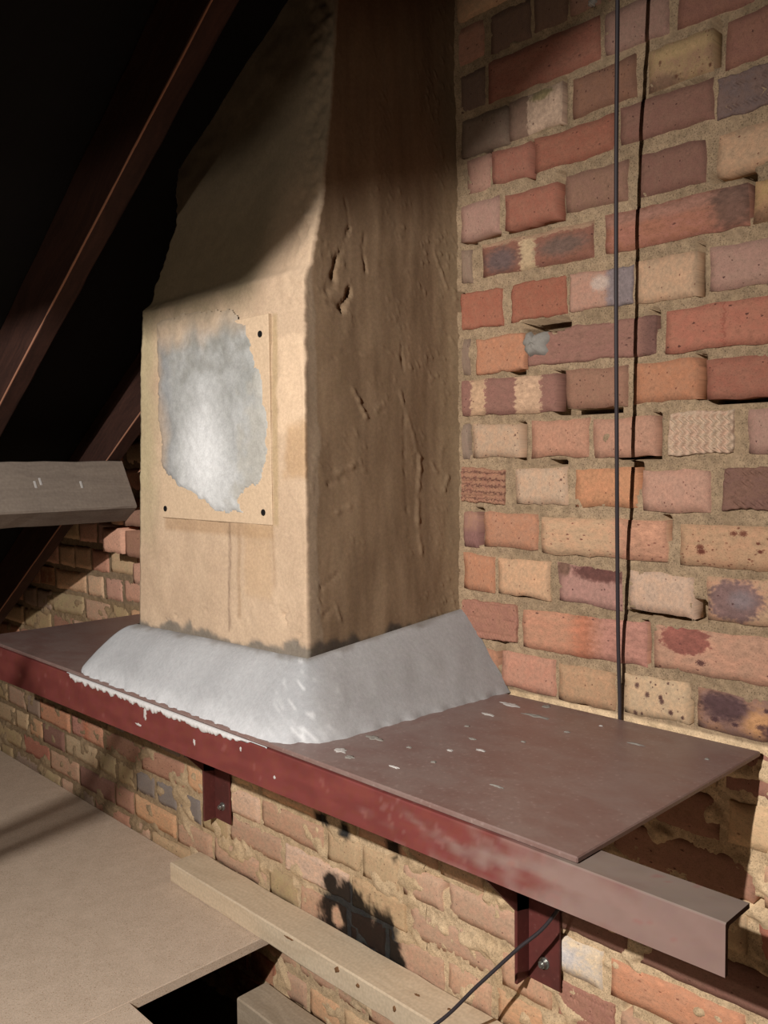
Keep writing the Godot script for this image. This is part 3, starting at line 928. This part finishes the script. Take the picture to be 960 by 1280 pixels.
func build_stack() -> void:
	var t := thing("chimney_stack", "chimney stack rendered in buff plaster standing on the cement flaunching against the brick wall", "chimney", Vector3.ZERO)
	var pts := PackedVector3Array()
	var cols := PackedColorArray()
	var nl := 10
	var nf := 110
	var nr := 104
	var ni := nl + nf + nr
	var y0 := -0.40
	var y1 := 1.05
	var nj := 340
	for j in nj:
		var y := lerpf(y1, y0, float(j) / (nj - 1))
		var xl := curve(stack_left, y) + n_mid.get_noise_2d(4.0, y * 1.2) * (0.0025 if y < 0.27 else 0.008) + n_fine.get_noise_2d(1.0, y) * (0.0008 if y < 0.27 else 0.003)
		var zf := curve(stack_front, y)
		var crumb := 1.0 if y < 0.14 or y > 0.42 else 2.0
		var e := 0.0015 + 0.0022 * crumb * maxf(0.0, 0.3 + n_mid.get_noise_2d(9.0, y * 1.5)) + absf(n_fine.get_noise_2d(6.0, y)) * 0.002 * crumb
		for i in ni:
			var p: Vector3
			var c: Color
			if i < nl:
				var a := float(i) / nl
				p = Vector3(xl + n_mid.get_noise_2d(a, y) * 0.003 * sin(a * PI), y, lerpf(-0.005, zf, a))
				c = front_colour(xl, y)
			elif i < nl + nf:
				var a := float(i - nl) / (nf - 1)
				var x := lerpf(xl, SX - e * 0.6, a)
				var d := n_low.get_noise_2d(x * 1.4, y * 1.2) * 0.0035 + n_mid.get_noise_2d(x * 0.7, y * 0.7) * 0.0009 + n_fine.get_noise_2d(x * 0.5, y * 0.5) * 0.0003
				if y > 0.24 and x > -1.12: d += n_fine.get_noise_2d(x * 0.4, y * 0.4) * 0.005 * smoothstep(0.16, 0.26, y) * smoothstep(-1.11, -1.05, x)
				d += marks(front_marks, x, y)
				d *= smoothstep(0.0, 0.01, a) * smoothstep(1.0, 0.992, a) * 0.8 + 0.2
				p = Vector3(x, y, zf + d - e * 0.5 * pow(a, 24.0))
				c = front_colour(x, y)
			else:
				var a := float(i - nl - nf) / (nr - 1)
				var z := lerpf(zf - e, -0.004, a)
				var d := n_low.get_noise_2d(z * 1.6 + 8.0, y * 0.5) * 0.0022 + n_mid.get_noise_2d(z * 0.9, y * 0.25 + 3.0) * 0.0004
				var patchy := smoothstep(0.0, 0.35, n_low.get_noise_2d(z * 1.5 + 20.0, y * 1.2)) + smoothstep(0.16, 0.04, z) * 0.6
				d += smoothstep(0.36, 0.55, n_fine.get_noise_2d(z * 0.8, y * 0.8)) * 0.0013 * patchy
				d += marks(side_marks, z, y) * 0.45 * (0.65 + n_mid.get_noise_2d(z * 1.5, y * 1.5))
				d *= smoothstep(0.0, 0.015, a)
				p = Vector3(SX + d + 0.010 * pow(a, 10.0) , y, z)
				c = shaded_side_colour(z, y) if a > 0.012 else front_colour(SX, y)
			pts.append(p)
			cols.append(c)
	var st := sf()
	add_grid(st, pts, ni, nj, cols)
	commit(st, "plaster_coat", mat.render, t)
	st = sf()
	add_box(st, Vector3(-1.36, 0.95, 0.0), Vector3(-1.06, 1.04, 0.22))
	commit(st, "brick_core", mat.brick_far, t)

# ---------------------------------------------------------------- cement flaunching
func build_fillet() -> void:
	var t := thing("cement_flaunching", "smooth grey cement flaunching sloping from the chimney's foot onto the steel plate", "flaunching")
	var bot := [Vector3(-1.66, -0.402, 0.0), Vector3(-1.638, -0.402, 0.4545), Vector3(-0.940, -0.402, 0.4545), Vector3(-0.917, -0.402, 0.0)]
	var top := [Vector3(-1.555, -0.300, 0.0), Vector3(-1.555, -0.313, 0.358), Vector3(-1.028, -0.300, 0.358), Vector3(-1.024, -0.268, 0.0)]
	var segs := [40, 96, 54]
	var path := []
	for s in 3:
		for i in segs[s]:
			path.append([s, float(i) / segs[s]])
	path.append([2, 1.0])
	var ni := path.size()
	var nj := 26
	var pts := PackedVector3Array()
	var cols := PackedColorArray()
	for j in nj:
		var v := float(j) / (nj - 1)   # 0 at the top
		for i in ni:
			var s: int = path[i][0]
			var a: float = path[i][1]
			var pt: Vector3 = top[s].lerp(top[s + 1], a)
			var pb: Vector3 = bot[s].lerp(bot[s + 1], a)
			# round the two hips
			var into := Vector3.ZERO
			var c1 := maxf(0.0, 1.0 - absf((a - 1.0) * (0.45 if s == 0 else 0.70)) / 0.09) if s < 2 else maxf(0.0, 1.0 - a * 0.44 / 0.09)
			var c0 := maxf(0.0, 1.0 - a * 0.70 / 0.06) if s == 1 else (maxf(0.0, 1.0 - (1.0 - a) * 0.45 / 0.06) if s == 0 else 0.0)
			var hip_r := c1 if s >= 1 else 0.0
			if hip_r > 0.0: into = Vector3(-1, 0, -1) * 0.030 * hip_r * hip_r
			if c0 > 0.0: into = Vector3(1, 0, -1) * 0.010 * c0 * c0
			pb += into
			var bulge := 0.58 if s == 0 else (0.66 if s == 1 else 0.80)
			if s == 1: bulge = lerpf(0.60, 0.74, a)
			if s == 2: bulge = lerpf(0.74, 0.86, a)
			var h := pow(v, bulge)
			var p := Vector3(lerpf(pt.x, pb.x, h), lerpf(pt.y, pb.y, v), lerpf(pt.z, pb.z, h))
			var n := n_mid.get_noise_2d(p.x * 0.5, p.z * 0.5)
			var f := n_fine.get_noise_2d(p.x * 0.6 + p.y, p.z * 0.6)
			var l := n_low.get_noise_2d(p.x, p.z * 1.4 + p.y)
			p.y += (n * 0.0012 + f * 0.0004 + l * 0.004) * sin(v * PI)
			if v > 0.9:
				var rag := n_mid.get_noise_2d(p.x * 1.4, p.z * 1.4) * 0.007 * smoothstep(0.9, 1.0, v)
				var out := (pb - pt); out.y = 0.0
				p += out.normalized() * rag
			if j == nj - 1: p.y = -0.4025
			if s == 2: p.y += 0.0035 * exp(-pow((v - 0.55 - 0.25 * a) / 0.05, 2.0)) * (1.0 - a * 0.5)
			pts.append(p)
			var c := lin(168, 167, 167).lerp(lin(158, 157, 157), clampf(0.5 + l * 1.2 + n * 0.4, 0.0, 1.0))
			if s == 2: c = c.lerp(lin(156, 152, 149), 0.7 * smoothstep(0.0, 0.15, a))
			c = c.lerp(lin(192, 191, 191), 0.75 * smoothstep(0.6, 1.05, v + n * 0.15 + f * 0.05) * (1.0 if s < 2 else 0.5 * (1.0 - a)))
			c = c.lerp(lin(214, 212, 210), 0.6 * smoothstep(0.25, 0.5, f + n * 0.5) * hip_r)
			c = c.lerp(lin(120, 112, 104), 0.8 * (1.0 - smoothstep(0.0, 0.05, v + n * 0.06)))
			c *= 1.0 + n * 0.03 + f * 0.03
			c.a = 1.0
			cols.append(c)
	var st := sf()
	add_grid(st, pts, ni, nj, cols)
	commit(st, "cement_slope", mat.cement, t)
	# lip of cement that ran over the plate's edge onto the beam
	pts = PackedVector3Array()
	cols = PackedColorArray()
	ni = 190
	for j in 5:
		for i in ni:
			var a := float(i) / (ni - 1)
			var x := lerpf(-1.655, -1.00, a)
			var n := n_mid.get_noise_2d(x * 2.2, 3.0)
			var f := n_fine.get_noise_2d(x * 1.3, 5.0)
			var taper := smoothstep(0.0, 0.06, a) * smoothstep(1.0, 0.80, a)
			var drop := (0.007 + 0.007 * n + 0.0012 * f) * taper - 0.002 * (1.0 - taper)
			var th := 0.0022 * (0.4 + taper)
			var y: float = [-0.4085, -0.4075, -0.4105, -0.409 - maxf(drop, 0.001), -0.4098 - maxf(drop, 0.001)][j]
			var z: float = [0.4555, 0.4600, 0.4600 + th, 0.4600 + th * 0.8, 0.4596][j]
			if drop <= 0.0005 or a > 0.985: z = minf(z, 0.4580)
			pts.append(Vector3(x, y, z))
			cols.append(lin(200, 196, 193) * (1.0 + f * 0.03))
	st = sf()
	add_grid(st, pts, ni, 5, cols)
	commit(st, "cement_lip", mat.cement, t)

# ---------------------------------------------------------------- steelwork
const PLATE_Y := -0.402
func build_steel() -> void:
	var t := thing("steel_plate", "flat dusty red-oxide steel plate lying on the beam under the chimney", "steel plate")
	var st := sf()
	add_box(st, Vector3(-2.125, PLATE_Y - 0.007, 0.011), Vector3(-0.482, PLATE_Y, 0.4555), 0.0014)
	var pl := commit(st, "plate", mat.dusty_oxide, t)
	# thrown flecks and smears of cement on the plate
	var k := 0
	for s in [[-0.87, 0.062, 0.022, 0.010], [-0.82, 0.030, 0.010, 0.010], [-0.80, 0.085, 0.030, 0.007], [-0.86, 0.13, 0.014, 0.006], [-0.845, 0.20, 0.005, 0.004], [-0.905, 0.335, 0.018, 0.008], [-0.90, 0.405, 0.012, 0.010], [-0.87, 0.415, 0.010, 0.007], [-0.84, 0.33, 0.006, 0.004], [-0.79, 0.30, 0.006, 0.004], [-0.80, 0.24, 0.008, 0.004], [-0.775, 0.35, 0.005, 0.004], [-0.76, 0.27, 0.009, 0.004], [-0.74, 0.20, 0.005, 0.003], [-0.72, 0.12, 0.006, 0.004], [-0.80, 0.40, 0.012, 0.003], [-0.52, 0.09, 0.004, 0.004], [-0.62, 0.10, 0.014, 0.004], [-0.70, 0.06, 0.004, 0.003], [-0.66, 0.36, 0.012, 0.0025]]:
		k += 1
		put(dab_mesh(Vector3(s[0], PLATE_Y, s[1]), s[2], s[3], 0.0012, 30 + k, true), "cement_splash", mat.white_plaster if k % 3 == 1 else mat.grey_plaster, t)

	t = thing("steel_beam", "long red-oxide steel angle beam carrying the front edge of the plate", "steel beam")
	# angle section: front leg and top flange; colours go from clean red to dusty grey at the right end
	var prof := [Vector2(-0.4755, 0.4545), Vector2(-0.4755, 0.4600), Vector2(-0.4110, 0.4600), Vector2(-0.4094, 0.4584), Vector2(-0.4094, 0.4105), Vector2(-0.4145, 0.4100), Vector2(-0.4145, 0.4515), Vector2(-0.4175, 0.4545)]
	st = sf()
	var x0 := -2.36
	var x1 := -0.327
	var nx := 420
	var fine := []
	for i in prof.size():   # subdivide the two wide faces
		var a: Vector2 = prof[i]
		var b: Vector2 = prof[(i + 1) % prof.size()]
		var m := 10 if a.distance_to(b) > 0.03 else 1
		for q in m: fine.append(a.lerp(b, float(q) / m))
	var pts := PackedVector3Array()
	var cols := PackedColorArray()
	for i in nx + 1:
		var x := lerpf(x0, x1, float(i) / nx)
		for q in fine.size() + 1:
			var p: Vector2 = fine[q % fine.size()]
			var n := n_low.get_noise_2d(x * 2.0, p.x * 6.0 + p.y * 6.0)
			var f := n_mid.get_noise_2d(x * 0.9, p.x + p.y)
			var c := lin(106, 54, 49).lerp(lin(96, 47, 43), clampf(0.5 + n, 0.0, 1.0))
			var dust := smoothstep(-0.74, -0.44, x + n * 0.14 + f * 0.10)
			if p.x > -0.4100: dust = maxf(dust, smoothstep(-0.56, -0.48, x) * 0.9)
			c = c.lerp(lin(126, 106, 98) if p.x < -0.4100 else lin(124, 113, 103), dust * 0.85)
			if f > 0.56: c = c.lerp(lin(124, 78, 71), 0.4)
			if x > -0.78 and x < -0.5 and absf(n) < 0.05: c = c.lerp(lin(128, 92, 85), 0.35)
			c *= 1.0 + f * 0.10
			c.a = 1.0
			var low := smoothstep(-0.42, -0.47, p.x) * ((lerpf(-0.482, -0.459, (x + 2.0) / 1.67)) + 0.4755)
			pts.append(Vector3(x, p.x + low, p.y))
			cols.append(c)
	var wide := fine.size() + 1
	for i in nx:
		for q in wide - 1:
			var v := [i * wide + q, (i + 1) * wide + q, (i + 1) * wide + q + 1, i * wide + q + 1]
			st.set_smooth_group(-1)
			for w in [0, 1, 2, 0, 2, 3]:
				st.set_color(cols[v[w]])
				st.add_vertex(pts[v[w]])
	var idx := Geometry2D.triangulate_polygon(PackedVector2Array(prof))
	st.set_color(lin(70, 48, 46))
	for e in 2:
		for i in range(0, idx.size(), 3):
			for w in 3:
				var p2: Vector2 = prof[idx[i + w]]
				st.add_vertex(Vector3(x0 if e == 0 else x1, p2.x + (0.0 if e == 0 or p2.x > -0.46 else 0.0165), p2.y))
	commit(st, "angle_section", mat.worn_oxide, t)
	for s in [[-1.345, -0.428, 0.006, 0.014, 21], [-1.19, -0.442, 0.004, 0.006, 22], [-1.062, -0.424, 0.003, 0.004, 24], [-0.98, -0.446, 0.003, 0.003, 25], [-1.37, -0.452, 0.012, 0.003, 26]]:
		put(dab_mesh(Vector3(s[0], s[1], 0.4598), s[2], s[3], 0.0012, s[4]), "cement_splash", mat.white_plaster, t)

	bracket(-1.827, "dark red steel bracket bolted to the brickwork under the beam, below the chimney's flaunching")
	bracket(-0.869, "dark red steel bracket bolted to the brickwork with a cable crossing in front of it")

func bracket(x: float, label: String) -> void:
	var t := thing("wall_bracket", label, "bracket", Vector3(x, -0.885, 0.0), "steel brackets under the beam")
	var st := sf()
	var top := 0.472
	add_box(st, Vector3(0.0, 0.0, 0.008), Vector3(0.062, top, 0.014), 0.001)
	commit(st, "wall_leg", mat.dark_oxide, t)
	st = sf()
	add_box(st, Vector3(-0.006, 0.0, 0.008), Vector3(0.0, top, 0.046), 0.001)
	commit(st, "outstanding_leg", mat.dark_oxide, t)
	st = sf()
	# gusset in the plane of the outstanding leg
	var out := PackedVector2Array([Vector2(0.010, 0.120), Vector2(0.046, 0.128), Vector2(0.365, 0.455), Vector2(0.365, 0.470), Vector2(0.010, 0.470)])
	var idx := Geometry2D.triangulate_polygon(out)
	for side in 2:
		for i in range(0, idx.size(), 3):
			for w in 3:
				var p: Vector2 = out[idx[i + (w if side == 0 else 2 - w)]]
				st.set_uv(p)
				st.add_vertex(Vector3(-0.006 * side, p.y, p.x))
	for i in out.size():
		var p: Vector2 = out[i]
		var q: Vector2 = out[(i + 1) % out.size()]
		st.set_smooth_group(-1)
		quad(st, Vector3(0, p.y, p.x), Vector3(0, q.y, q.x), Vector3(-0.006, q.y, q.x), Vector3(-0.006, p.y, p.x))
	commit(st, "gusset", mat.dark_oxide, t)
	st = sf()
	add_box(st, Vector3(0.0, 0.4638, 0.014), Vector3(0.050, 0.4698, 0.41), 0.001)
	commit(st, "arm", mat.dark_oxide, t)
	# bolt: washer, hexagon head, end of the thread
	var bolt := Node3D.new()
	bolt.name = "bolt"
	t.add_child(bolt, true)
	bolt.position = Vector3(0.033, 0.039, 0.014)
	for q in [["washer", 0.0105, 0.002, 20, 0.0], ["nut", 0.0072, 0.0075, 6, 0.002], ["thread", 0.0040, 0.013, 10, 0.0]]:
		var cy := CylinderMesh.new()
		cy.top_radius = q[1] * 0.96
		cy.bottom_radius = q[1]
		cy.height = q[2]
		cy.radial_segments = q[3]
		cy.rings = 1
		var o := put(cy, q[0], mat.bolt, bolt)
		o.rotation.x = PI / 2
		o.position.z = q[4] + q[2] * 0.5

# ---------------------------------------------------------------- floor and what shows through the hole in it
const FLOOR_Y := -1.045
func build_floor() -> void:
	var f := Node3D.new()
	f.name = "floor"
	add_child(f)
	tag(f, "loft floor of bare chipboard with a board missing beside the wall", "floor", "", "structure")
	for b in [[-3.9, -1.530, 0.012, 1.22], [-3.9, -1.532, 1.223, 2.44], [-1.528, 0.9, 0.412, 1.62], [-1.528, 0.9, 1.623, 2.84], [0.903, 6.2, 0.012, 2.84], [-3.9, -1.532, 2.443, 4.99], [-1.528, 6.2, 2.843, 4.99]]:
		var st := sf()
		add_box(st, Vector3(b[0], FLOOR_Y - 0.022, b[2]), Vector3(b[1], FLOOR_Y, b[3]), 0.0012)
		commit(st, "chipboard_panel", mat.chipboard, f)
	var st := sf()
	add_box(st, Vector3(-4.2, -1.95, -0.03), Vector3(6.4, -1.85, 5.0))
	var low := commit(st, "trim_1", mat.plain_dark)
	tag(low, "dark ceiling of the room below, deep in the floor hole", "ceiling", "", "structure")

func timber(called: String, label: String, category: String, size: Vector3, m: Material, xf: Transform3D, group := "", ch := 0.003) -> MeshInstance3D:
	# length along local x, uv along the length; faces bowed a little
	var st := sf()
	var n := maxi(6, int(size.x / 0.04))
	var prof := []
	var hy := size.y * 0.5
	var hz := size.z * 0.5
	for p in [[-hy, hz - ch], [-hy + ch, hz], [hy - ch, hz], [hy, hz - ch], [hy, -hz + ch], [hy - ch, -hz], [-hy + ch, -hz], [-hy, -hz + ch]]:
		prof.append(Vector2(p[0], p[1]))
	st.set_smooth_group(-1)
	var run := 0.0
	var sd := rng.randf() * 50.0
	for i in prof.size():
		var p: Vector2 = prof[i]
		var q: Vector2 = prof[(i + 1) % prof.size()]
		var l := p.distance_to(q)
		for k in n:
			var r := []
			for w in [[k, p], [k + 1, p], [k + 1, q], [k, q]]:
				var x := -size.x * 0.5 + size.x * float(w[0]) / n
				var v: Vector2 = w[1]
				var b := n_mid.get_noise_2d(x * 0.35 + sd, v.x + v.y * 2.0) * 0.0018
				r.append(xf * Vector3(x, v.x * (1.0 + b / hy), v.y * (1.0 + b / hz)))
			quad(st, r[0], r[1], r[2], r[3], Rect2((size.x * k / n) * 1.1, (run) * 3.4, size.x / n * 1.1, l * 3.4))
		run += l
	var idx := Geometry2D.triangulate_polygon(PackedVector2Array(prof))
	for e in 2:
		for i in range(0, idx.size(), 3):
			for w in 3:
				var v: Vector2 = prof[idx[i + w]]
				st.set_uv(Vector2(v.y * 0.4, v.x * 8.0))
				st.add_vertex(xf * Vector3(-size.x * 0.5 if e == 0 else size.x * 0.5, v.x, v.y))
	var o := commit(st, called, m)
	tag(o, label, category, group)
	return o

func along(a: Vector3, b: Vector3, up: Vector3) -> Transform3D:
	var x := (b - a).normalized()
	var y := (up - x * up.dot(x)).normalized()
	return Transform3D(Basis(x, y, x.cross(y)), (a + b) * 0.5)

func knots(o: MeshInstance3D, spots: Array, n: String) -> void:
	for s in spots:
		put(dab_mesh(s[0], s[1], s[2], 0.0008, s[3], n == "top"), "knot", mat.knot, o)

func build_timbers() -> void:
	surface("knot", c8(120, 86, 58), null, 0.8)
	surface("worn_highlight_wood", c8(150, 106, 84), null, 0.8)
	# pale batten lying along the wall over the edge of the board
	var xf := along(Vector3(-1.90, -1.019, 0.058), Vector3(-0.45, -1.019, 0.054), Vector3.UP)
	var b := timber("floor_batten", "pale new timber batten lying on the floor along the foot of the brick wall", "timber", Vector3(1.45, 0.050, 0.088), mat.new_wood, xf)
	knots(b, [[Vector3(-1.27, -1.004, 0.1022), 0.006, 0.008, 51], [Vector3(-1.21, -1.01, 0.1022), 0.005, 0.004, 52], [Vector3(-1.11, -1.012, 0.1015), 0.004, 0.007, 53], [Vector3(-1.42, -1.0, 0.1022), 0.016, 0.002, 54]], "front")
	knots(b, [[Vector3(-1.02, -0.9942, 0.05), 0.004, 0.004, 55], [Vector3(-1.09, -0.9942, 0.06), 0.008, 0.003, 56]], "top")
	# old joist below, seen through the hole
	xf = along(Vector3(-1.625, -1.30, 0.058), Vector3(0.4, -1.30, 0.058), Vector3.UP)
	timber("floor_joist", "weathered joist below floor level showing through the hole in the boards", "timber", Vector3(2.02, 0.16, 0.085), mat.dusty_wood, xf)
	# roof timbers
	var d := Vector3(1, ROOF_SLOPE, 0).normalized()
	var nrm := Vector3(-d.y, d.x, 0)
	var depth := 0.125
	var spec := [[0.4545, 0.041, "dark stained rafter nearest, crossing the top left in front of the chimney", 1.0], [0.120, 0.041, "dark rafter close to the gable wall, half hidden behind the chimney's left side", -1.62]]
	for s in spec:
		var a := Vector3(-3.6, ROOF_AT + ROOF_SLOPE * -3.6, s[0]) + nrm * depth * 0.5
		var c := Vector3(s[3], ROOF_AT + ROOF_SLOPE * s[3], s[0]) + nrm * depth * 0.5
		var raf := timber("rafter", s[2], "rafter", Vector3(a.distance_to(c), depth, s[1]), mat.old_wood, along(a, c, nrm), "rafters under the felt", 0.004)
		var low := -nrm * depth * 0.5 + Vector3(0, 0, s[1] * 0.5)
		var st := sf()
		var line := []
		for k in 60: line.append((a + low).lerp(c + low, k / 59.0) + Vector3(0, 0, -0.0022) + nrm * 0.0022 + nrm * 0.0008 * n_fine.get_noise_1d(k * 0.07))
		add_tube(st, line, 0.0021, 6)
		commit(st, "worn_arris_highlight", mat.worn_highlight_wood, raf)  # paler strip paints the highlight along the worn lower arris
	# purlin square to the slope under the rafters, its end on the brick corbel
	var top := Vector3(-2.093, 0.011, 0.0)
	var c0 := top - nrm * 0.071 - d * 0.0375
	timber("purlin", "grey timber purlin running towards the wall, its end resting on the brick corbel", "purlin", Vector3(2.9, 0.141, 0.075), mat.grey_wood, along(Vector3(c0.x, c0.y, 3.0), Vector3(c0.x, c0.y, 0.1), nrm), "", 0.004)
	var pur := get_node("purlin") as Node3D
	for s in [[0.341, 0.066], [0.327, 0.058], [0.228, 0.070]]:
		var at: Vector3 = top - nrm * s[1] + Vector3(0, 0, s[0])
		var st := sf()
		var tx := Transform3D(Basis(nrm, Vector3(0, 0, 1), nrm.cross(Vector3(0, 0, 1))), at)
		add_box(st, Vector3(-0.011, -0.003, -0.0015), Vector3(0.009, 0.003, 0.0015), 0.001, tx)
		commit(st, "wood_chip", mat.white_plaster, pur)

# ---------------------------------------------------------------- roof and far walls
func build_shell() -> void:
	var roof := Node3D.new()
	roof.name = "ceiling"
	add_child(roof)
	tag(roof, "black roofing felt over the rafters, lost in the dark", "roof", "", "structure")
	var d := Vector3(1, ROOF_SLOPE, 0).normalized()
	var nrm := Vector3(-d.y, d.x, 0)
	var st := sf()
	var ridge := Vector3(1.4, ROOF_AT + ROOF_SLOPE * 1.4, 2.4) + nrm * 0.127
	var eave := Vector3(-4.3, ROOF_AT + ROOF_SLOPE * -4.3, 2.4) + nrm * 0.127
	var xf := along(eave, ridge, nrm)
	add_box(st, Vector3(-eave.distance_to(ridge) * 0.5, 0.0, -2.7), Vector3(eave.distance_to(ridge) * 0.5 + 0.1, 0.06, 2.7), 0.0, xf)
	commit(st, "felt_slope", mat.felt, roof)
	st = sf()
	var eave2 := Vector3(2.8 - eave.x + 0.2, eave.y, 2.4)
	add_box(st, Vector3(-eave2.distance_to(ridge) * 0.5, 0.0, -2.7), Vector3(eave2.distance_to(ridge) * 0.5, 0.06, 2.7), 0.0, along(ridge, eave2, Vector3(d.y, d.x, 0)))
	commit(st, "felt_slope", mat.felt, roof)
	st = sf()
	add_box(st, Vector3(-4.3, -1.9, 5.0), Vector3(7.4, 3.2, 5.2))
	var w := commit(st, "wall_front", mat.plain_dark)
	tag(w, "far gable wall of the loft behind the viewer", "wall", "", "structure")
	st = sf()
	add_box(st, Vector3(6.2, -1.9, -0.2), Vector3(6.4, 0.4, 5.2))
	w = commit(st, "wall_right", mat.plain_dark)
	tag(w, "low eaves wall at the loft's far right end", "wall", "", "structure")
	st = sf()
	add_box(st, Vector3(-4.3, -1.9, -0.2), Vector3(-3.9, -0.9, 5.2))
	w = commit(st, "wall_left", mat.plain_dark)
	tag(w, "low eaves wall at the loft's left end", "wall", "", "structure")

# ---------------------------------------------------------------- access panel on the stack's face
func build_access_panel() -> void:
	var t := thing("access_panel", "cream access panel screwed to the chimney face, smeared over with grey plaster", "panel", Vector3(0, 0, 0.354))
	surface("panel", c8(194, 168, 139), mat.grit, 0.7, 4.0)
	var st := sf()
	add_box(st, Vector3(-1.446, -0.100, -0.006), Vector3(-1.109, 0.232, 0.0050), 0.0012)
	commit(st, "sheet", mat.panel, t)
	for s in [[-1.130, 0.202], [-1.433, -0.083], [-1.131, -0.080]]:
		var cy := CylinderMesh.new()
		cy.top_radius = 0.0052
		cy.bottom_radius = 0.0058
		cy.height = 0.004
		cy.radial_segments = 12
		var o := put(cy, "screw", mat.hole, t)
		o.rotation.x = PI / 2
		o.position = Vector3(s[0], s[1], 0.0043)
	# skim of grey plaster trowelled over the sheet: a thin lump with a ragged edge
	var edge := PackedVector2Array([Vector2(-1.447, 0.255), Vector2(-1.335, 0.262), Vector2(-1.213, 0.248), Vector2(-1.168, 0.218), Vector2(-1.157, 0.178), Vector2(-1.133, 0.137), Vector2(-1.119, 0.073), Vector2(-1.116, 0.022), Vector2(-1.139, -0.028), Vector2(-1.168, -0.040), Vector2(-1.193, -0.050), Vector2(-1.204, -0.062), Vector2(-1.190, -0.082), Vector2(-1.25, -0.085), Vector2(-1.293, -0.071), Vector2(-1.389, -0.040), Vector2(-1.442, -0.010), Vector2(-1.447, 0.117)])
	var ni := 116
	var nj := 122
	var pts := PackedVector3Array()
	var cols := PackedColorArray()
	for j in nj:
		for i in ni:
			var x := lerpf(-1.46, -1.10, float(i) / (ni - 1))
			var y := lerpf(0.28, -0.10, float(j) / (nj - 1))
			var p := Vector2(x, y)
			var m := n_mid.get_noise_2d(x * 1.2, y * 1.2)
			var f := n_fine.get_noise_2d(x * 0.8, y * 0.8)
			var dist := 1.0
			for k in edge.size():
				var a := edge[k]
				var b := edge[(k + 1) % edge.size()]
				dist = minf(dist, Geometry2D.get_closest_point_to_segment(p, a, b).distance_to(p))
			if not Geometry2D.is_point_in_polygon(p, edge): dist = -dist
			dist += m * 0.007 + f * 0.0015
			var l := n_low.get_noise_2d(x * 1.6, y * 1.3 + 3.0)
			# arcs of the trowel
			var arc := sin(((p - Vector2(-1.30, 0.02)).length() * 70.0) + m * 3.0 + l * 4.0)
			var z := 0.0052 + 0.0030 * smoothstep(0.0, 0.012, dist) + 0.0012 * l * 2.0 + 0.0004 * arc
			if dist < 0.0: z = 0.002
			if y > 0.225: z = maxf(z - 0.0015, 0.002)
			pts.append(Vector3(x, y, z))
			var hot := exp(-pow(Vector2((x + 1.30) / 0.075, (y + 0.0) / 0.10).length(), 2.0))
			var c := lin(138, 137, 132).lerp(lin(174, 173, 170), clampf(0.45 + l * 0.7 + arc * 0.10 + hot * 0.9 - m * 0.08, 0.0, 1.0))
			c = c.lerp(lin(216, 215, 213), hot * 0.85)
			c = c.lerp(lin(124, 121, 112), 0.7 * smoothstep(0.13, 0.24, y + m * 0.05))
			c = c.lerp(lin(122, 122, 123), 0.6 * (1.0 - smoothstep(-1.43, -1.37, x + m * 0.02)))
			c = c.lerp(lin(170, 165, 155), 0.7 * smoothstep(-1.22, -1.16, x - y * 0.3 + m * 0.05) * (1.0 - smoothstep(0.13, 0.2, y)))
			# the wash thins out into the plaster at the top and on the left
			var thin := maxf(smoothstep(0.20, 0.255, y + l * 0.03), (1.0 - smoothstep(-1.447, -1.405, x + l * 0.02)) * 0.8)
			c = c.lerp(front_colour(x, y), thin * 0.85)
			cols.append(c)
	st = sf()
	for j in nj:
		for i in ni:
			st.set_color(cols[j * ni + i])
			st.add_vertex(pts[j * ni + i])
	for j in nj - 1:
		for i in ni - 1:
			var k := j * ni + i
			var lowest := minf(minf(pts[k].z, pts[k + 1].z), minf(pts[k + ni].z, pts[k + ni + 1].z))
			if maxf(maxf(pts[k].z, pts[k + 1].z), maxf(pts[k + ni].z, pts[k + ni + 1].z)) <= 0.0021: continue
			for m in [k, k + 1, k + ni + 1, k, k + ni + 1, k + ni]: st.add_index(m)
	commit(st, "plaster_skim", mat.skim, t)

# ---------------------------------------------------------------- cable
func build_cable() -> void:
	var c := Curve3D.new()
	for p in [Vector3(-0.628, 0.93, 0.132), Vector3(-0.638, 0.763, 0.125), Vector3(-0.646, 0.617, 0.110), Vector3(-0.661, 0.426, 0.087), Vector3(-0.667, 0.20, 0.076), Vector3(-0.673, 0.003, 0.063), Vector3(-0.683, -0.14, 0.044), Vector3(-0.693, -0.276, 0.024), Vector3(-0.699, -0.389, 0.0085), Vector3(-0.702, -0.45, 0.010), Vector3(-0.725, -0.60, 0.034), Vector3(-0.782, -0.727, 0.072), Vector3(-0.8255, -0.782, 0.1045), Vector3(-0.877, -0.848, 0.1415), Vector3(-0.932, -0.919, 0.180), Vector3(-1.02, -0.995, 0.26), Vector3(-1.10, -1.035, 0.40), Vector3(-1.16, -1.042, 0.60)]:
		c.add_point(p)
	for k in range(1, c.point_count - 1):
		var d := (c.get_point_position(k + 1) - c.get_point_position(k - 1)) * 0.16
		c.set_point_in(k, -d)
		c.set_point_out(k, d)
	c.bake_interval = 0.015
	var pts := []
	var raw := c.get_baked_points()
	for k in raw.size():
		pts.append(raw[k])
	var st := sf()
	add_tube(st, pts, 0.0030, 10)
	var o := commit(st, "cable", mat.cable)
	tag(o, "thin black cable hanging down the brick wall and out beneath the beam", "cable")
